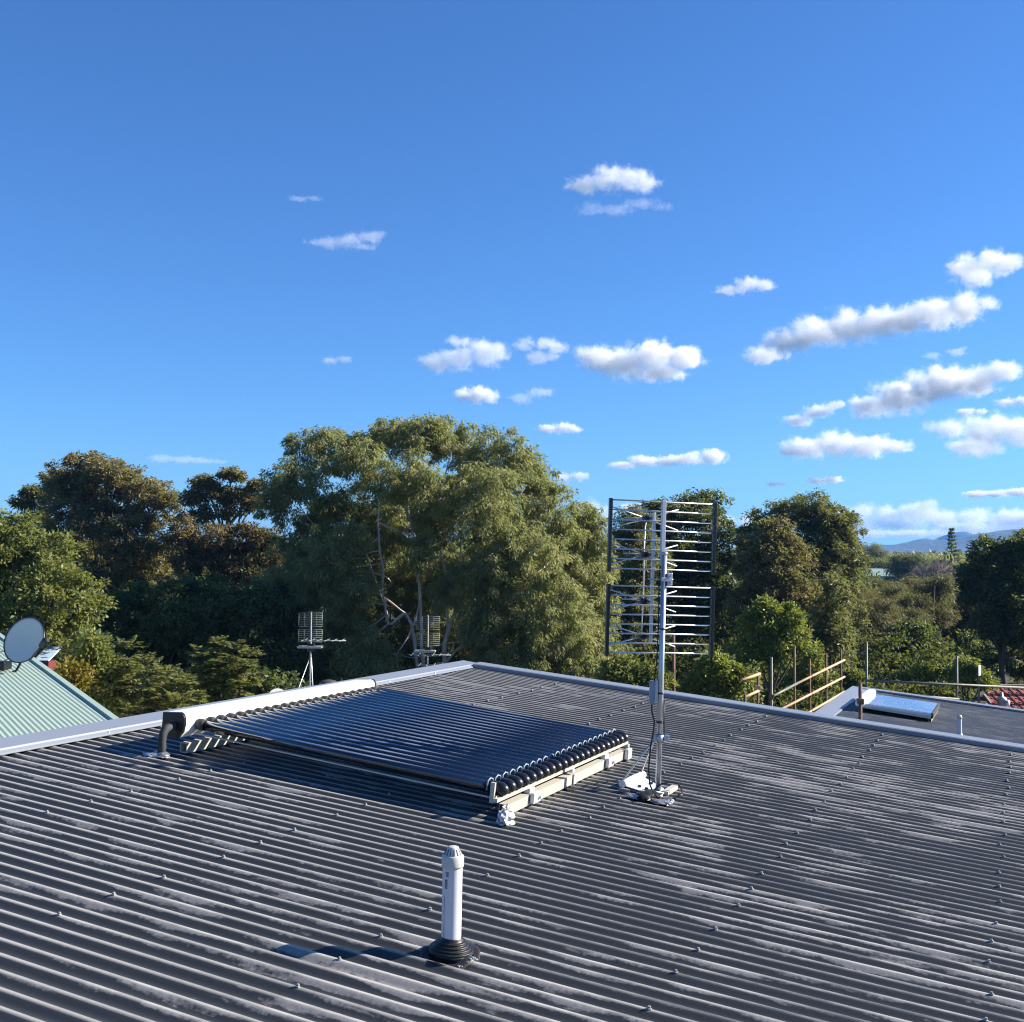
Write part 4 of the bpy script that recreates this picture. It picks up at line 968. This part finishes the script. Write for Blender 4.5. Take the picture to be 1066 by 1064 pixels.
gum_limbs = [([(436, 700), (424, 640), (404, 650), (398, 600), (394, 545), (398, 490)], 0.072, 0.022), ([(462, 700), (466, 660), (484, 616), (496, 585), (522, 545), (548, 505)], 0.094, 0.022),
    ([(440, 690), (438, 624), (432, 575), (425, 520), (430, 470)], 0.072, 0.022), ([(424, 640, 1.), (385, 610, 1.2), (350, 570, 1.), (325, 545, .6), (305, 515, .2)], .036, .014), ([(404, 640, 1.), (374, 560, .8), (345, 520, .3), (318, 490, 0)], .032, .012),
    ([(466, 660), (462, 590), (455, 540), (462, 500), (470, 470)], 0.050, 0.019), ([(462, 690), (520, 650, 1.2), (560, 620, 2.), (600, 590, 2.2)], 0.058, 0.019), ([(484, 616), (480, 560), (500, 520)], 0.043, 0.015), ([(455, 690), (500, 690), (560, 650), (575, 600), (560, 540)], 0.050, 0.015)]
tree('gum_tree', 'big spreading olive green gum tree with pale forked trunks in the middle', 38., 'gum', gum_lobes, 450, 'bark_pale', None, limbs_px=gum_limbs, twig=.03)
# left side
tree('gum_tree', 'tall brown tinged gum tree rising behind the light green tree', 52., 'brown gum', [(98, 492, 44, 19), (75, 512, 30, 22), (120, 508, 44, 26, -1), (155, 532, 34, 30, -1), (95, 545, 46, 36, -1), (140, 572, 40, 34, -2), (110, 605, 42, 36, -1), (165, 600, 30, 32), (75, 570, 34, 34, 1), (58, 500, 12, 14, 1)], 120)
tree('gum_tree', 'small sparse dark gum tip poking out left of the brown tinged gum', 58., 'olive gum', [(34, 512, 9, 7), (24, 524, 12, 7), (48, 520, 9, 10), (40, 540, 18, 14)], 40, thin=.7)
tree('gum_tree', 'thin open crowned gum with sky showing between its clumps, left of the big gum', 50., 'brown gum', [(241, 494, 11, 6), (214, 503, 15, 7), (203, 518, 12, 9), (228, 514, 11, 8), (250, 516, 12, 9), (266, 506, 7, 5), (232, 532, 22, 12), (265, 525, 12, 10), (205, 540, 16, 12)], 232, 'bark_grey', thin=.24, fork=.8, twig=.3)
tree('gum_tree', 'rusty red leaved tree between the brown gum and the big gum', 47., 'red gum', [(232, 566, 34, 22), (272, 565, 24, 22), (205, 588, 28, 26), (250, 600, 36, 26), (285, 590, 18, 26), (190, 560, 20, 18)], 235)
tree('leafy_tree', 'light green rounded tree at the left edge behind the satellite dish', 31., 'bright', [(12, 558, 36, 24), (48, 580, 30, 28), (0, 600, 44, 44), (55, 618, 38, 32, -1), (84, 632, 26, 24), (25, 650, 42, 28, -1), (70, 655, 22, 16), (-30, 570, 40, 40), (-25, 640, 40, 40)], 10, r0=.13)
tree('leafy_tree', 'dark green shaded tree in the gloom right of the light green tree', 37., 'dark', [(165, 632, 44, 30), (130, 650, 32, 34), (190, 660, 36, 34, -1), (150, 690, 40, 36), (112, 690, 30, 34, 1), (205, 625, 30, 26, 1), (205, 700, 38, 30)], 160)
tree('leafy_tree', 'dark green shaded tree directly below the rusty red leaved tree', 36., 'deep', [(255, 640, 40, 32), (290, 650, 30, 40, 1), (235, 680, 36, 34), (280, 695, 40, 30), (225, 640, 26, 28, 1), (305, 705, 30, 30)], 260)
tree('shrub', 'yellow green sunlit shrub beside the pale green roof', 24., 'bright', [(98, 678, 14, 18), (88, 700, 20, 20), (108, 700, 16, 22), (100, 725, 22, 20), (112, 720, 12, 20)], 98, r0=.05, cat='shrub', fork=.3, scale=.8)
tree('shrub', 'golden yellow shrub against the pale green roof edge', 23.5, 'yellow', [(74, 702, 14, 12), (82, 712, 10, 12), (68, 710, 8, 8)], 76, r0=.04, cat='shrub', fork=.3, scale=.7)
def rosette_plant(label, D, spots, trunk_px, seed, col):
    """big compound leaves set in whorls"""
    rng = np.random.default_rng(seed); b = at(trunk_px, 720, D); base = np.array([b[0], D, gz(b[0], D)]); root = empty('umbrella_tree', base, label, 'tree')
    Vs = []; tt = []; mb = MB(); top = base + np.array([0, 0, 1.6])
    for (px, py, rr) in spots:
        c0 = at(px, py, D + rng.uniform(-.6, .6)); k = D / FPX; R = rr * k
        mb.tube(curve(base + rng.normal(size=3) * np.array([.2, .2, 0]), c0 - np.array([0, 0, .15]), rng, .08, 5), [.03, .025, .022, .02, .016], 6)
        for w_ in range(3):
            c = c0 - np.array([0, 0, .22 * w_])
            for j in range(11):
                a = rng.uniform(0, 2 * PI); el = rng.uniform(.25, 1.1) - .35 * w_; d = np.array([math.cos(a) * math.cos(el), math.sin(a) * math.cos(el), math.sin(el)])
                tip = c + d * R * rng.uniform(.7, 1.05) - np.array([0, 0, R * .18]); path = curve(c, tip, rng, .0, 5, .16); mb.tube(path, [.012, .010, .008, .006, .003], 4, False)
                side = unit(np.cross(d, (0, 0, 1))); n_ = 9
                for i in range(n_):
                    t = (i + 1.2) / (n_ + .2); q = np.array(c) * (1 - t) + tip * t + np.array([0, 0, R * .16 * 2 * t * (1 - t)])
                    for s in (-1, 1):
                        dd = unit(side * s * .9 + d * .45 + np.array([0, 0, -.25]) + rng.normal(size=3) * .15); Lg = .40 * R * (1.1 - .55 * abs(t - .5) * 2)
                        sd = unit(np.cross(dd, np.array([0, 0, 1.]) + rng.normal(size=3) * .25)); Wd = Lg * .40
                        Vs += [q, q + dd * Lg * .45 + sd * Wd * .5, q + dd * Lg, q + dd * Lg * .45 - sd * Wd * .5]; tt.append(rng.random())
    quad_mesh('crown', np.array(Vs), dict(tint=np.array(tt), odd=np.zeros(len(tt))), KIND[col]['mat'], root); mb.build('trunk', M['bark'], root, recalc=False)
rosette_plant('umbrella leaved tree with whorls of big leaves, lit, left of the collector header', 24., [(132, 676, 20), (150, 694, 22), (172, 706, 24), (128, 702, 20), (150, 722, 24), (195, 716, 22), (122, 722, 20), (185, 734, 24), (165, 735, 24), (135, 740, 22), (205, 732, 20), (112, 740, 20)], 150, 5, 'bright')
rosette_plant('umbrella leaved tree with drooping whorls in half shade below the dark trees', 27., [(225, 672, 20), (243, 676, 20), (210, 684, 20), (258, 684, 18), (232, 694, 22), (215, 704, 20), (250, 702, 20), (240, 715, 22), (225, 722, 20)], 220, 6, 'bright')
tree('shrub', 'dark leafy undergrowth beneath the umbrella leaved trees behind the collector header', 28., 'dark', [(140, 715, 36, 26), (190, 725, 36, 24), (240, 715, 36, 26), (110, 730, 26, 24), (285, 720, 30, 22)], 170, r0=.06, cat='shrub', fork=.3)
# behind the tall antenna
tree('gum_tree', 'dark green gum directly behind the top of the tall antenna', 54., 'deep', [(733, 522, 20, 11), (700, 534, 30, 16), (722, 540, 30, 18, -1), (745, 550, 18, 20), (690, 565, 40, 28, -1), (735, 585, 34, 34), (690, 610, 44, 40), (740, 640, 38, 40), (690, 670, 48, 40)], 715)
tree('gum_tree', 'dark gum with flat topped crown just left of the antenna post', 50., 'olive gum', [(662, 540, 20, 14), (655, 560, 24, 16), (668, 585, 30, 30), (655, 630, 34, 40), (668, 680, 34, 34)], 664)
tree('shrub', 'low yellow green bush behind the barge at the foot of the tall antenna', 30., 'bright', [(660, 704, 22, 14), (640, 700, 18, 16), (680, 712, 16, 12), (655, 722, 30, 18)], 660, r0=.06, cat='shrub', fork=.3)
# right side
tree('gum_tree', 'tall dense gum with rounded dark olive crown, highest on the right', 52., 'olive gum', [(838, 532, 34, 19), (800, 545, 22, 20, 1), (868, 548, 28, 26), (880, 575, 20, 30), (840, 570, 40, 32), (862, 605, 34, 36), (790, 590, 26, 40, 1), (870, 640, 26, 34), (830, 630, 36, 40)], 842)
tree('gum_tree', 'paler bronze green gum with pointed crown in front of the tall dense gum', 46., 'brown gum', [(806, 556, 20, 17), (796, 580, 28, 24), (822, 582, 20, 26), (806, 612, 34, 28), (785, 630, 26, 28), (830, 625, 24, 30), (800, 660, 34, 34)], 806)
tree('leafy_tree', 'bright lime green young tree rising above the scaffold rails', 37., 'lime', [(798, 634, 13, 13), (790, 652, 20, 18), (812, 655, 16, 18), (824, 645, 9, 16), (805, 680, 24, 24), (778, 680, 20, 22), (830, 670, 12, 20)], 802, r0=.08, thin=.75)
tree('shrub', 'lime green bush between the tall antenna and the rusty scaffold', 32., 'lime', [(745, 695, 20, 14), (765, 706, 22, 18), (735, 712, 18, 18), (755, 730, 30, 18), (720, 722, 14, 10)], 750, r0=.06, cat='shrub', fork=.3, thin=.75)
tree('shrub', 'lime green leafy bush seen through the scaffold guard rails', 39., 'lime', [(845, 690, 12, 20), (835, 712, 18, 20), (855, 715, 16, 20), (820, 730, 22, 20), (852, 740, 22, 16), (790, 735, 26, 22)], 840, r0=.06, cat='shrub', fork=.3, thin=.7)
tree('leafy_tree', 'slim olive tree standing right of the lime green young tree', 44., 'olive gum', [(862, 650, 18, 24), (850, 672, 16, 20), (872, 675, 18, 22), (868, 620, 16, 22)], 864, r0=.09)
tree('leafy_tree', 'round dark green tree on the skyline right of the far green roof', 190., 'deep', [(945, 588, 18, 14), (938, 596, 14, 14), (955, 600, 15, 16), (946, 612, 20, 16)], 945, scale=3.2, thin=.22, r0=.4)
tree('leafy_tree', 'yellow tinged round bush behind the far green roof', 215., 'bright', [(911, 586, 12, 6), (920, 590, 9, 6)], 912, scale=3.2, thin=.22, r0=.3)
tree('leafy_tree', 'mid green hillside tree left of the far green roof', 240., 'olive gum', [(905, 575, 14, 9), (896, 585, 16, 12), (915, 580, 10, 8)], 903, scale=3.4, thin=.2, r0=.3)
tree('leafy_tree', 'dense dark evergreen at the right edge above the red tiled roof', 47., 'deep', [(1030, 576, 20, 18), (1050, 585, 26, 26), (1018, 598, 18, 18), (1075, 580, 22, 30), (1030, 622, 28, 28), (1060, 625, 34, 34), (1010, 615, 10, 16), (1045, 655, 34, 26), (1075, 660, 30, 34), (1040, 690, 26, 20, 2), (1075, 695, 28, 20, 2), (1012, 680, 18, 22, 3)], 1046)
tree('leafy_tree', 'dark pointed treetop cut by the right edge of the photo', 56., 'deep', [(1068, 562, 10, 9), (1076, 580, 18, 20), (1085, 610, 24, 30)], 1080)
tree('shrub', 'rounded dark green shrub with sunlit right side behind the next roof', 52., 'dark', [(950, 662, 26, 17), (935, 678, 22, 18), (968, 676, 20, 17), (950, 694, 34, 16), (925, 694, 14, 14)], 950, r0=.1, cat='shrub', fork=.3)
tree('shrub', 'yellow green bush around the small white board', 38.5, 'lime', [(1008, 694, 12, 10), (1000, 703, 14, 8), (1022, 712, 12, 7), (1012, 706, 14, 8)], 1010, r0=.05, cat='shrub', fork=.3, scale=.9)
tree('shrub', 'low yellow green bush in front of the rounded dark shrub', 41., 'lime', [(965, 700, 14, 8), (985, 699, 10, 8), (945, 706, 16, 7)], 965, r0=.05, cat='shrub', fork=.3, scale=.9)
tree('shrub', 'small fine leaved green bush behind the flashing corner of the next roof', 40., 'bright', [(885, 706, 14, 11), (896, 712, 10, 9), (876, 716, 12, 10)], 886, r0=.05, cat='shrub', fork=.3, scale=.8)
# brownish she-oaks with bare stems, middle distance on the right
spots_ = [(842, 68), (872, 62), (893, 66), (906, 60), (921, 70), (934, 63), (952, 74), (966, 64), (1012, 66), (888, 78), (915, 82), (942, 86), (966, 84), (1012, 80), (1032, 72), (1055, 62)]
GRP = 'brownish she-oaks standing in the middle distance'
protos = []
for v in range(3):
    rng = np.random.default_rng(900 + v); H = 4.9; root = empty('she_oak', (0, 0, 0), 'brownish she-oak with bare thin stems in the middle distance wood on the right', 'tree', GRP)
    LB = [(np.array([rng.normal(0, .75), rng.normal(0, .6), H * f]), np.array([.95, .9, .62]) * rng.uniform(.75, 1.2)) for f in (.58, .66, .74, .84, .92, .7, .62)]
    st = [(curve((rng.normal(0, .15), rng.normal(0, .15), -.1), (rng.normal(0, .8), rng.normal(0, .6), H * rng.uniform(.7, .95)), rng, .05, 7), .085, .02) for _ in range(3)]
    grow(root, 'casuarina', LB, st, 'bark_grey', rng, twig=.3); protos.append(root)
for i, (px, D) in enumerate(spots_):
    o = protos[i] if i < 3 else copy_tree(protos[i % 3])
    b = at(px, 700, D); s_ = random.uniform(.82, 1.08) * (.98 if D < 75 else .92)
    o.location = (b[0], D, gz(b[0], D)); o.rotation_euler = (0, 0, random.uniform(0, 6.28)); o.scale = (s_, s_, s_)
# bare grey tree and a pine on the far side
def bare_tree(label, px, D, top, wpx, n, seed):
    rng = np.random.default_rng(seed); b = at(px, 700, D); base = np.array([b[0], D, gz(b[0], D)]); root = empty('bare_tree', base, label, 'tree'); mb = MB(); H = at(px, top, D)[2] - base[2]; Wm = wpx / FPX * D
    def br(p, d, L_, r, lv):
        q = p + d * L_; mb.tube(curve(p, q, rng, .08, 4), list(np.linspace(r, r * .55, 4)), 4 if lv else 7, False)
        if lv >= 4: return
        for _ in range(n[lv]):
            nd = unit(d + rng.normal(size=3) * .48 + np.array([0, 0, .18])); br(p + d * L_ * rng.uniform(.55, 1), nd, L_ * rng.uniform(.55, .75), r * .5, lv + 1)
    for k in range(5):
        br(base + np.array([0, 0, H * .15]), unit(np.array([rng.normal(0, .45), rng.normal(0, .3), 1.])), H * .34, .13 * D / 100, 0)
    mb.tube([base - np.array([0, 0, .1]), base + np.array([0, 0, H * .2])], [.25 * D / 100, .2 * D / 100], 8); o = mb.build('branches', M['twig'], root, recalc=False)
bare_tree('bare grey twiggy tree on the skyline beneath the mountain', 972, 150., 574, 44, (4, 4, 4, 3), 41)
bare_tree('smaller bare grey twiggy tree right of the larger bare one', 990, 160., 580, 34, (4, 4, 3, 3), 42)
def pine(label, px, D, top, wpx, seed):
    rng = np.random.default_rng(seed); b = at(px, 700, D); base = np.array([b[0], D, gz(b[0], D)]); H = at(px, top, D)[2] - base[2]; W_ = wpx / FPX * D
    root = empty('pine_tree', base, label, 'tree'); mb = MB(); mb.tube([base - np.array([0, 0, .1]), base + np.array([0, 0, H])], [.3, .05], 7); Vs = []; z = H * .99; 
    while z > H * .45:
        f = 1 - z / H; R = W_ * .5 * (.06 + 1.6 * f)
        for k in range(9):
            a = rng.uniform(0, 6.28); d = np.array([math.cos(a), math.sin(a), .18]); q0 = base + np.array([0, 0, z]); q1 = q0 + d * R * rng.uniform(.7, 1.1); mb.tube([q0, q1], [.07, .03], 4, False)
            for j in range(15):
                t = rng.uniform(.2, 1.05); p = q0 * (1 - t) + q1 * t; Vs.append((p, unit(d * .6 + rng.normal(size=3) * .5 + np.array([0, 0, .25]))))
        z -= H * .06
    P = np.array([v[0] for v in Vs]); D_ = np.array([v[1] for v in Vs]); n_ = len(P)
    quad_mesh('crown', leaves(P, D_, .50, .20, rng), dict(tint=rng.random(n_), odd=np.zeros(n_)), KIND['dark']['mat'], root); mb.build('trunk', M['bark'], root, recalc=False)
pine('dark tiered pine standing alone on the skyline in front of the mountain', 992, 230., 551, 22, 61)

# ------------------------------------------------------------------ woodland masses that read as one
def canopy(name, kn, trees, rng, leafL, leafW, ls, trunks=True):
    K = KIND[kn]; Ps = []; Ds = []; T = []; O = []; mb = MB()
    for (x, y, g, h, r) in trees:
        nb = 7; t0 = rng.random(); o0 = (rng.random() < .3) * rng.random()
        for _ in range(nb):
            c = np.array([x, y, g + h * rng.uniform(.48, .92)]) + np.array([rng.normal(0, r * .45), rng.normal(0, r * .45), 0]); rr = r * rng.uniform(.4, .65)
            d = unit(rng.normal(size=(ls, 3))); d[:, 2] = np.where(d[:, 2] < -.3, -d[:, 2], d[:, 2])
            p = c + d * rr * (rng.random((ls, 1)) ** .3) * np.array([1, 1, .8]); Ps.append(p); Ds.append(unit(d * .7 + rng.normal(size=(ls, 3)) * .6 - np.array([0, 0, .35])))
            T.append(np.full(ls, t0) * .6 + rng.random(ls) * .4); O.append(np.full(ls, o0))
        if trunks: mb.tube([(x, y, g - .1), (x + rng.normal(0, .3), y, g + h * .8)], [.012 * h + .03, .03], 5, False)
    P = np.concatenate(Ps); o = quad_mesh(name, leaves(P, np.concatenate(Ds), leafL, leafW, rng), dict(tint=np.concatenate(T), odd=np.concatenate(O)), K['mat'], None)
    tag(o, kind='stuff')
    if trunks: t = mb.build('woodland_trunks', M['bark'], o, recalc=False); t['kind'] = 'stuff'
    return o
rng = np.random.default_rng(77); tr = []
for _ in range(330):                                                     # thick wood behind the named trees
    D = rng.uniform(64, 105); px = rng.uniform(-120, 1190); x = at(px, 600, D)[0]
    lim = np.interp(px, [-120, 60, 200, 300, 640, 760, 880, 900, 1010, 1040, 1200], [560, 560, 575, 560, 560, 575, 585, 618, 618, 590, 575])
    h = at(px, lim + rng.uniform(0, 34), D)[2] - gz(x, D)
    tr.append((x, D, gz(x, D), max(h, 2.5), rng.uniform(1.4, 2.3)))
canopy('woodland', 'deep', tr, rng, .34, .15, 90)
tr = []
for _ in range(260):                                                     # undergrowth at the foot of the wood
    D = rng.uniform(40, 62); px = rng.uniform(-100, 1180); x = at(px, 700, D)[0]
    if px > 985 and D < 52: continue
    if 825 < px < 1000 and rng.random() < .7: continue
    tr.append((x, D, gz(x, D), rng.uniform(1.2, 3.0), rng.uniform(.8, 1.5)))
for _ in range(70):                                                      # low scrub close behind the next roof
    D = rng.uniform(35, 50); px = rng.uniform(815, 1010); x = at(px, 700, D)[0]
    tr.append((x, D, gz(x, D), rng.uniform(.7, 1.3) * (1 + (D - 35) / 40), rng.uniform(.6, 1.0)))
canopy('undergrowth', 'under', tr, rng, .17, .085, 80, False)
tr = []
for _ in range(1500):                                                    # far wooded rise
    D = 130 + 520 * rng.random() ** .8; px = rng.uniform(-150, 1220); x = at(px, 580, D)[0]
    if D < 260 and 880 < px < 1005: continue
    tr.append((x, D, gz(x, D), rng.uniform(5., 7.5), rng.uniform(2.2, 3.8)))
canopy('far_forest', 'olive gum', tr, rng, 1.5, .9, 26, False)

# ------------------------------------------------------------------ clouds: soft volumes of droplets, each cloud a body of its own
def cloud(px, py, w, h, label, puffs, dens=1., D=None, seed=0, amp=.9, tilt=0.):
    """puffs: (u, v, ru, rv) in units of the half width / half height of the cloud as seen"""
    el = math.atan2((ray(px, py)[2]), math.hypot(*ray(px, py)[:2]))
    if D is None: D = min(max(950. / math.tan(max(el, .02)), 2400.), 9500.)
    ctr = at(px, py, D); k = np.linalg.norm(ctr - EYE) / FPX; hw, hh = w / 2 * k, h / 2 * k; az = math.atan2(ctr[0], ctr[1])
    rng = random.Random(seed or int(px * 7 + py)); P = []
    ct, st = math.cos(tilt), math.sin(tilt)
    for (u, v, ru, rv) in puffs:
        x, z = u * hw, v * hh; P.append(((x * ct - z * st, rng.uniform(-.18, .18) * hw, x * st + z * ct), (ru * hw, (ru * hw + rv * hh) * .5, rv * hh)))
    # material: density from the union of soft puffs, eaten by noise
    m, nt = newmat('cloud droplets'); out = N(nt, 'ShaderNodeOutputMaterial'); tc = N(nt, 'ShaderNodeTexCoord'); F = None
    wn = N(nt, 'ShaderNodeTexNoise', i_Scale=1.9 / hh, i_Detail=7., i_Roughness=.66, i_Distortion=.5); L(nt, tc.outputs['Object'], wn.inputs['Vector'])
    w2 = N(nt, 'ShaderNodeTexNoise', i_Scale=.75 / hh, i_Detail=3., i_Roughness=.5); L(nt, tc.outputs['Object'], w2.inputs['Vector'])
    for (c, r) in P:
        mp = N(nt, 'ShaderNodeMapping'); mp.vector_type = 'TEXTURE'; mp.inputs['Location'].default_value = c; mp.inputs['Scale'].default_value = r; L(nt, tc.outputs['Object'], mp.inputs[0])
        ln = N(nt, 'ShaderNodeVectorMath'); ln.operation = 'LENGTH'; L(nt, mp.outputs[0], ln.inputs[0]); d = math_(nt, 'SUBTRACT', 1., ln.outputs['Value'])
        F = d if F is None else math_(nt, 'SMOOTH_MAX', F, d, .18)
    nz = math_(nt, 'ADD', math_(nt, 'MULTIPLY', math_(nt, 'SUBTRACT', wn.outputs[0], .5), amp * 2.3), math_(nt, 'MULTIPLY', math_(nt, 'SUBTRACT', w2.outputs[0], .5), amp * 1.2))
    dn = math_(nt, 'MULTIPLY', math_(nt, 'ADD', F, math_(nt, 'SUBTRACT', nz, .06)), 2.1, clamp=True)
    if dens < .3: dens *= .5
    dn = math_(nt, 'MULTIPLY', math_(nt, 'MULTIPLY', dn, dn), CLOUD_OD * dens / (hh * 2))
    v = N(nt, 'ShaderNodeVolumePrincipled'); v.inputs['Color'].default_value = (1, 1, 1, 1); v.inputs['Anisotropy'].default_value = 0.; L(nt, dn, v.inputs['Density']); L(nt, v.outputs[0], out.inputs['Volume'])
    # the body of the cloud: the same puffs as one closed skin
    bm = bmesh.new()
    for (c, r) in P:
        g = 1.32; T = Matrix.Translation(c) @ Matrix.Diagonal((r[0] * g, r[1] * g, r[2] * g, 1)); bmesh.ops.create_icosphere(bm, subdivisions=3, radius=1, matrix=T)
    me = bpy.data.meshes.new('cloud_body'); bm.to_mesh(me); bm.free()
    tmp = bpy.data.objects.new('cloud_tmp', me); COL.objects.link(tmp); md = tmp.modifiers.new('r', 'REMESH'); md.mode = 'VOXEL'; md.voxel_size = hh * .14
    dg = bpy.context.evaluated_depsgraph_get(); me2 = bpy.data.meshes.new_from_object(tmp.evaluated_get(dg)); bpy.data.objects.remove(tmp); bpy.data.meshes.remove(me)
    me2.materials.clear(); me2.materials.append(m)
    o = bpy.data.objects.new('cloud', me2); COL.objects.link(o); o.location = ctr; o.rotation_euler = (0, 0, -az); tag(o, label, 'cloud', 'fair weather clouds')
    return o
CLOUD_OD = 5.5
flat = [(-.6, -.1, .45, .7), (-.1, .15, .5, .85), (.4, 0, .5, .8), (.75, -.2, .3, .5)]
cloud(637, 188, 100, 36, 'soft white cloud with flat base, topmost in the sky, above a fainter wisp', [(-.55, -.35, .5, .55), (-.1, .25, .45, .75), (.3, .05, .5, .75), (.65, -.15, .38, .55)], .42)
cloud(650, 216, 100, 20, 'faint wisp right under the topmost soft cloud', [(-.65, 0, .35, .7), (-.15, .0, .45, .7), (.35, .1, .45, .5), (.75, .2, .3, .4)], .10, amp=1.3)
cloud(363, 250, 84, 28, 'thin ragged cloud alone in the upper left sky', [(-.5, -.2, .5, .5), (.05, .1, .5, .65), (.5, .35, .42, .55), (.3, -.3, .5, .3)], .22, amp=1.2)
cloud(318, 207, 44, 9, 'tiny faint wisp above and left of the thin ragged cloud', [(-.3, 0, .6, .8), (.4, .1, .5, .6)], .08)
cloud(776, 299, 72, 22, 'small white cloud with a rounded top, between the topmost cloud and the long slanting one', [(-.45, -.3, .5, .55), (.05, .15, .5, .8), (.5, -.05, .42, .6)], .35)
cloud(1021, 279, 76, 40, 'bright compact cloud at the right edge above the long slanting cloud', [(-.35, .1, .55, .75), (.15, .2, .5, .7), (.55, 0, .42, .6), (-.05, -.3, .55, .55)], .8)
cloud(902, 340, 250, 40, 'long slanting bright cloud rising to the right', [(-.82, -.3, .2, .58), (-.60, -.15, .24, .75), (-.38, .15, .24, .95), (-.15, .1, .24, 1.0), (.08, .05, .24, .95), (.3, .05, .24, .9), (.52, .05, .24, .92), (.74, .0, .2, .88), (.9, -.05, .12, .45)], .8, tilt=.16)
cloud(970, 406, 165, 46, 'large bright cloud with a grey underside below the long slanting cloud', [(-.7, -.35, .34, .6), (-.35, .0, .40, .85), (.05, .1, .45, .9), (.45, .2, .4, .8), (.8, .3, .25, .55)], 1.1, tilt=.12)
cloud(846, 430, 70, 22, 'small slanting cloud touching the left tip of the large grey based cloud', [(-.5, -.3, .5, .7), (.1, 0, .5, .75), (.6, .25, .4, .55)], .55, tilt=.25)
cloud(878, 464, 132, 36, 'mid sized cloud with lumpy top under the slanting pair', [(-.6, -.1, .42, .75), (-.15, .15, .42, .85), (.3, -.05, .45, .75), (.7, -.1, .34, .5)], .8)
cloud(1032, 450, 125, 48, 'broad layered cloud cut by the right edge of the photo', [(-.6, .2, .4, .6), (-.1, .05, .5, .8), (.4, .0, .5, .75), (-.2, -.5, .5, .45), (.7, -.2, .45, .6)], .8)
cloud(985, 368, 44, 14, 'pair of tiny puffs between the long slanting cloud and the large one', [(-.6, -.2, .4, .7), (.45, .2, .5, .8)], .25, amp=1.2)
cloud(1058, 418, 44, 16, 'tiny bright cloud scrap at the right edge over the broad layered cloud', [(-.4, -.1, .6, .7), (.4, .1, .6, .8)], .5)
cloud(1012, 428, 36, 12, 'tiny puff resting on the top of the broad layered cloud', [(-.3, 0, .6, .8), (.4, -.1, .5, .6)], .5)
cloud(482, 368, 102, 44, 'pale ragged cloud above the big gum, left half of a broken pair', [(-.55, -.4, .45, .5), (-.05, -.15, .5, .6), (.45, -.05, .5, .65), (-.1, .5, .35, .4), (.35, .4, .3, .4)], .42, amp=1.1)
cloud(560, 364, 62, 36, 'pale ragged cloud above the big gum, right half of a broken pair', [(-.4, .35, .5, .45), (.25, .3, .55, .45), (.6, 0, .4, .55), (.1, -.45, .6, .4)], .38, amp=1.1)
cloud(667, 375, 136, 50, 'bright lumpy cloud standing above and left of the tall antenna', [(-.65, .1, .38, .75), (-.25, .05, .42, .8), (.2, .2, .42, .85), (.65, .0, .36, .55), (.3, -.5, .42, .5)], 1.1)
cloud(495, 411, 56, 26, 'small bright cloud just over the top of the big gum', [(-.45, 0, .5, .7), (.15, .1, .6, .85), (.5, -.15, .42, .6)], .7)
cloud(553, 411, 54, 22, 'small faint cloud just right of the small bright one above the gum', [(-.4, -.3, .55, .55), (.2, .1, .55, .6), (.5, .25, .4, .5)], .25, amp=1.2)
cloud(583, 446, 54, 17, 'small cloud over the right shoulder of the big gum', [(-.45, .05, .5, .7), (.1, .05, .55, .8), (.55, -.2, .42, .5)], .5)
cloud(696, 479, 124, 22, 'long low cloud just above the tall antenna, rounded at its right end', [(-.75, -.4, .3, .45), (-.4, -.1, .35, .65), (0, -.1, .36, .6), (.35, .2, .32, .7), (.72, .3, .3, .85)], .7)
cloud(594, 497, 44, 20, 'small cloud peeping out beside the right edge of the big gum', [(-.35, 0, .6, .7), (.4, .1, .5, .7)], .45)
cloud(350, 375, 40, 14, 'tiny pale wisp left of the broken pair', [(-.3, -.1, .6, .7), (.4, .1, .5, .7)], .18)
cloud(195, 479, 82, 13, 'thin mauve grey streak over the brown tinged gum', [(-.6, .1, .4, .8), (-.1, .1, .45, .8), (.35, -.05, .45, .6), (.75, -.1, .3, .4)], .15)
cloud(860, 500, 44, 11, 'small flat cloud low above the dense right gum', [(-.4, -.1, .55, .8), (.3, .1, .6, .8)], .55)
cloud(808, 504, 26, 8, 'tiny flat cloud low above the bronze pointed gum', [(-.3, 0, .6, .8), (.4, 0, .5, .7)], .4)
cloud(1042, 514, 74, 11, 'thin bright cloud bar at the right edge above the horizon bank', [(-.6, -.1, .4, .8), (-.1, .05, .45, .8), (.45, .1, .5, .9)], .7)
bank = [(-.7, .15, .35, .6), (-.3, .3, .35, .7), (.1, .1, .4, .7), (.5, .3, .38, .75), (.8, .25, .3, .7), (-.4, -.4, .5, .5), (.3, -.4, .55, .5)]
cloud(918, 538, 110, 36, 'left end of the low cloud bank over the hills', bank, .55, D=8200., seed=5)
cloud(1040, 543, 150, 34, 'low cloud bank stretched along the mountain crest at the right', bank, .6, D=8800., seed=9)
cloud(945, 556, 130, 14, 'thin hazy cloud layer just above the far blue ridge', [(-.6, 0, .5, .8), (0, 0, .5, .8), (.6, 0, .5, .8)], .35, D=9300.)
cloud(622, 533, 44, 40, 'low bright cloud between the big gum and the antenna grid', [(-.3, .25, .6, .6), (.3, -.1, .6, .6), (-.1, -.5, .8, .45)], .55, D=8000.)
cloud(775, 545, 80, 26, 'low hazy cloud seen between the antenna and the right gums', [(-.5, .1, .5, .8), (.1, .05, .5, .8), (.6, -.1, .45, .7)], .45, D=8600.)
cloud(660, 528, 40, 16, 'low hazy cloud patch seen through the antenna grid', [(-.3, 0, .6, .8), (.4, .1, .5, .7)], .45, D=8300.)
